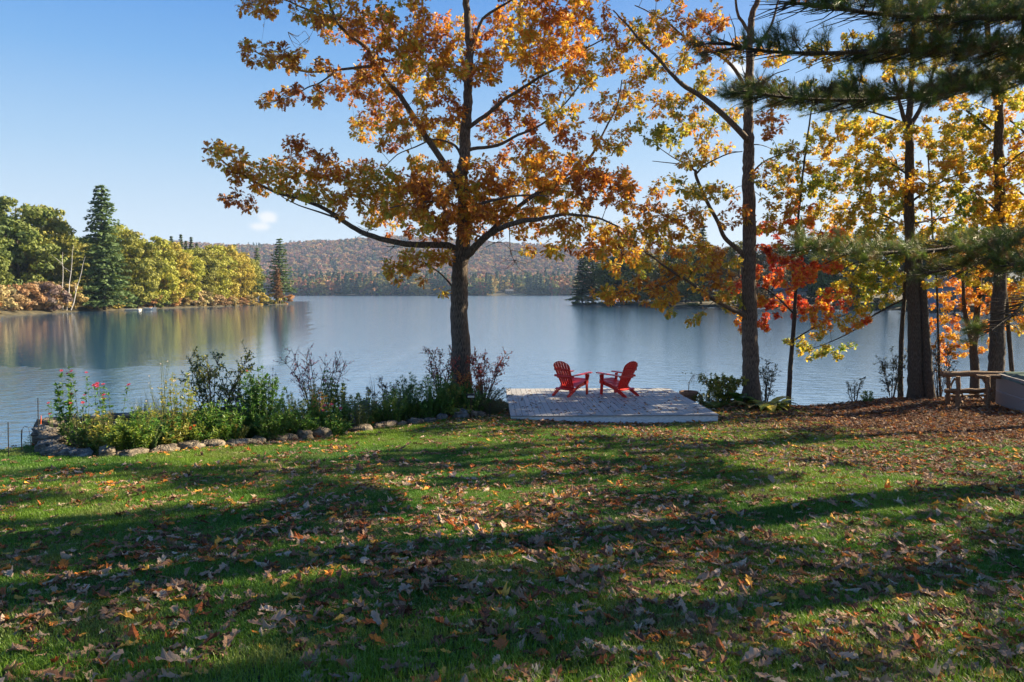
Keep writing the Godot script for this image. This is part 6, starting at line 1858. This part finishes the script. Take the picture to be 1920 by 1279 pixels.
func make_grass() -> void:
	rng.seed = 1201
	var half := 0.17
	var mb := MB.new()
	for k in 330:
		var p := Vector3(rng.randf_range(-half, half), -0.008, rng.randf_range(-half, half))
		var a := rng.randf() * TAU
		var lean := rng.randf_range(0.1, 0.9)
		var h := rng.randf_range(0.028, 0.062)
		var o := Vector3(cos(a), 0, sin(a))
		var s := Vector3(-o.z, 0, o.x) * rng.randf_range(0.0014, 0.0026)
		var m := p + Vector3(0, h * 0.6, 0) + o * h * lean * 0.3
		var t := p + Vector3(0, h * (1.0 - lean * 0.25), 0) + o * h * lean
		var v := rng.randf_range(0.65, 1.3)
		var c := Color(v, v, v)
		if rng.randf() < 0.1: c = Color(2.6 * v, 1.35 * v, 2.2 * v)        # dry straw blades
		mb.tri_c(p - s, m - s, p + s, c)
		mb.tri_c(p + s, m - s, m + s, c)
		mb.tri_c(m - s, t, m + s, c)
	var mesh := mb.mesh()
	var xf := []
	var cols := []
	var d := 2.3
	while d < 22.0:
		var step := 0.2 if d < 9.0 else 0.25
		var w := d * 0.705 + 1.6
		var x := -w
		while x < w:
			var px := x + rng.randf_range(-0.09, 0.09)
			var pd := d + rng.randf_range(-0.09, 0.09)
			x += step
			if pd > curve(SHORE, px) - 0.15 or bed_side(px, pd) > -0.05 or on_deck(px, -pd, 0.03): continue
			var l := litter_amount(px, pd)
			if rng.randf() < l * 1.15: continue
			var e := 0.2
			var y := ground_y(px, -pd)
			var up := Vector3(ground_y(px - e, -pd) - ground_y(px + e, -pd), 2 * e, ground_y(px, -pd - e) - ground_y(px, -pd + e)).normalized()
			var n1 := noise_b.get_noise_2d(px * 5.0, pd * 5.0)
			var n2 := noise_a.get_noise_2d(px * 14.0 + 90.0, pd * 14.0)
			var hgt := 1.0 + n1 * 0.55 + n2 * 0.4
			var b := basis_along(up, rng.randf() * TAU)
			b = b * Basis.from_scale(Vector3(1, maxf(0.5, hgt), 1))
			xf.append(Transform3D(b, Vector3(px, y, -pd)))
			var c := Color(0.07, 0.225, 0.012).lerp(Color(0.19, 0.32, 0.022), clampf(n1 * 1.1 + 0.35 + n2 * 0.3, 0.0, 1.0))
			var n4 := noise_b.get_noise_2d(px * 26.0 + 70.0, pd * 26.0)
			if n4 > 0.0: c = c.lerp(Color(0.2, 0.19, 0.06), minf(0.6, n4 * 1.3))
			else: c = c * (1.0 + n4 * 0.8)
			cols.append(c)
		d += step
	print("grass patches ", xf.size())
	scatter("lawn_grass", mesh, M.grass_blade, xf, cols, self, "short green lawn grass sloping down to the lake")

func make_litter() -> void:
	rng.seed = 1313
	var ms := []
	for k in 7:
		ms.append(leaf_mesh(OAK, rng.randf_range(0.1, 0.135), rng.randf_range(0.085, 0.115), rng.randf_range(-0.1, 0.35), rng.randf_range(-0.25, 0.2), rng.randf_range(-0.4, 1.6), 0.17))
	for k in 3:
		ms.append(leaf_mesh(MAPLE, rng.randf_range(0.08, 0.1), 0.095, rng.randf_range(0.0, 0.3), rng.randf_range(-0.3, 0.2), rng.randf_range(0.0, 1.2), 0.15))
	ms.append(leaf_mesh(OVAL, 0.075, 0.06, 0.2, -0.2, 1.0, 0.2))
	var names := ["oak", "oak", "oak", "oak", "oak", "oak", "oak", "maple", "maple", "maple", "birch"]
	var pal := [[Color(0.25, 0.155, 0.1), "tan"], [Color(0.14, 0.07, 0.04), "brown"], [Color(0.29, 0.19, 0.125), "pale tan"], [Color(0.085, 0.04, 0.025), "dark brown"], [Color(0.34, 0.25, 0.18), "bleached"], [Color(0.25, 0.075, 0.025), "rust"], [Color(0.16, 0.085, 0.05), "dull brown"], [Color(0.2, 0.12, 0.075), "fawn"], [Color(0.5, 0.26, 0.05), "gold"], [Color(0.42, 0.15, 0.03), "orange"]]
	var mats := []
	for p in pal:
		var m: StandardMaterial3D = M.litter.duplicate()
		m.resource_name = "fallen_leaf"
		m.vertex_color_use_as_albedo = false
		m.albedo_color = lin(p[0])
		mats.append(m)
	var all := []
	var tries := 140000
	for i in tries:
		var d := 2.4 + 20.6 * pow(rng.randf(), 0.68)
		var w := d * 0.705 + 1.6
		var x := rng.randf_range(-w, w)
		if d > curve(SHORE, x) + 0.5 or bed_side(x, d) > 0.25: continue
		var l := litter_amount(x, d)
		var right := smoothstep(-7.0, 6.0, x + 1.5)
		var n1 := noise_b.get_noise_2d(x * 3.2 + 10.0, d * 3.2)
		var n2 := noise_a.get_noise_2d(x * 10.0 + 30.0, d * 10.0)
		var n3 := noise_b.get_noise_2d(x * 34.0 + 7.0, d * 34.0)
		var keep := 0.1 + 0.4 * right + n1 * 0.3 + n2 * 0.4 + n3 * 0.75 + l * 0.75
		if on_deck(x, -d, 0.35): keep = maxf(keep, 0.8)        # drifted along the fascia
		if bed_side(x, d) > -0.5: keep += 0.15
		if d < 9.0: keep += 0.16
		if rng.randf() > keep: continue
		var y := ground_y(x, -d) + rng.randf_range(0.006, 0.034)
		if on_deck(x, -d, 0.02):
			if rng.randf() > 0.06: continue
			y = DECK_Y + 0.012
		var k := rng.randi() % 7 if rng.randf() < 0.84 else 7 + rng.randi() % 4
		var up := (Vector3.UP + dir_rand() * rng.randf_range(0.03, 0.38)).normalized()
		var b := basis_along(up, rng.randf() * TAU) * Basis(Vector3.RIGHT, -PI / 2.0)      # leaf face up
		if rng.randf() < 0.45: b = b * Basis(Vector3.UP, PI)
		var sc := rng.randf_range(0.5, 1.1)
		var c := rng.randi() % 8 if rng.randf() < 0.9 else 8 + rng.randi() % 2
		if on_deck(x, -d, 0.02):
			sc *= 0.75
			b = basis_along((Vector3.UP + dir_rand() * 0.15).normalized(), rng.randf() * TAU) * Basis(Vector3.RIGHT, -PI / 2.0)
		all.append([d - (0.0 if in_view(x, d, -0.1) and d > 3.3 else -100.0), Transform3D(b * Basis.from_scale(Vector3(sc * rng.randf_range(0.55, 1.0), sc, sc * rng.randf_range(0.8, 1.8))), Vector3(x, y, -d)), k, c, x, d])
	all.sort_custom(func(a, b): return a[0] < b[0])
	var groups := []
	for k in ms.size(): groups.append([[], []])
	for i in all.size():
		var q: Array = all[i]
		if i < 300:
			var px: float = 960.0 + q[4] / q[5] * FOCAL
			var side := "left" if px < 640.0 else ("middle" if px < 1280.0 else "right")
			var o := MeshInstance3D.new()
			o.name = numbered("fallen_leaf")
			o.mesh = ms[q[2]]
			o.material_override = mats[q[3]]
			o.transform = q[1]
			add_child(o)
			tag(o, "%s fallen %s leaf lying in the foreground grass at %s" % [pal[q[3]][1], names[q[2]], side], "leaf", "%s fallen %s leaves in the foreground, %s" % [pal[q[3]][1], names[q[2]], side])
		else:
			var c: Color = pal[q[3]][0]
			var v := rng.randf_range(0.9, 1.55) * (1.0 if litter_amount(q[4], q[5]) < 0.5 else 0.8)
			groups[q[2]][0].append(q[1])
			groups[q[2]][1].append(Color(c.r * v, c.g * v, c.b * v))
	print("fallen leaves ", all.size())
	var root := Node3D.new()
	root.name = "fallen_leaf_litter"
	add_child(root)
	tag(root, "brown fallen leaves scattered over the lawn and under the trees", "", "", "stuff")
	for k in ms.size():
		if groups[k][0].size() > 0:
			scatter("leaf_scatter", ms[k], M.litter, groups[k][0], groups[k][1], root)

# ---------------------------------------------------------------- everything, large things first
func _ready() -> void:
	noise_a.seed = 3
	noise_a.frequency = 0.02
	noise_b.seed = 8
	noise_b.frequency = 0.03
	make_light()
	make_materials()
	make_ground()
	make_lake()
	make_lands()
	print("land ", Time.get_ticks_msec())
	make_far_forest()
	make_left_shore()
	make_right_shore()
	print("far ", Time.get_ticks_msec())
	make_near_trees()
	print("near trees ", Time.get_ticks_msec())
	make_deck()
	make_chair("red slatted chair on the deck, left of the two, facing right", Vector3(1.63, DECK_Y, -20.5), deg_to_rad(-40.0))
	make_chair("red slatted chair on the deck, right of the two, facing left", Vector3(2.93, DECK_Y, -20.45), deg_to_rad(40.0))
	make_bench()
	make_tub()
	make_stones()
	make_garden()
	make_small_things()
	print("things ", Time.get_ticks_msec())
	make_grass()
	make_litter()
	print("done ", Time.get_ticks_msec())
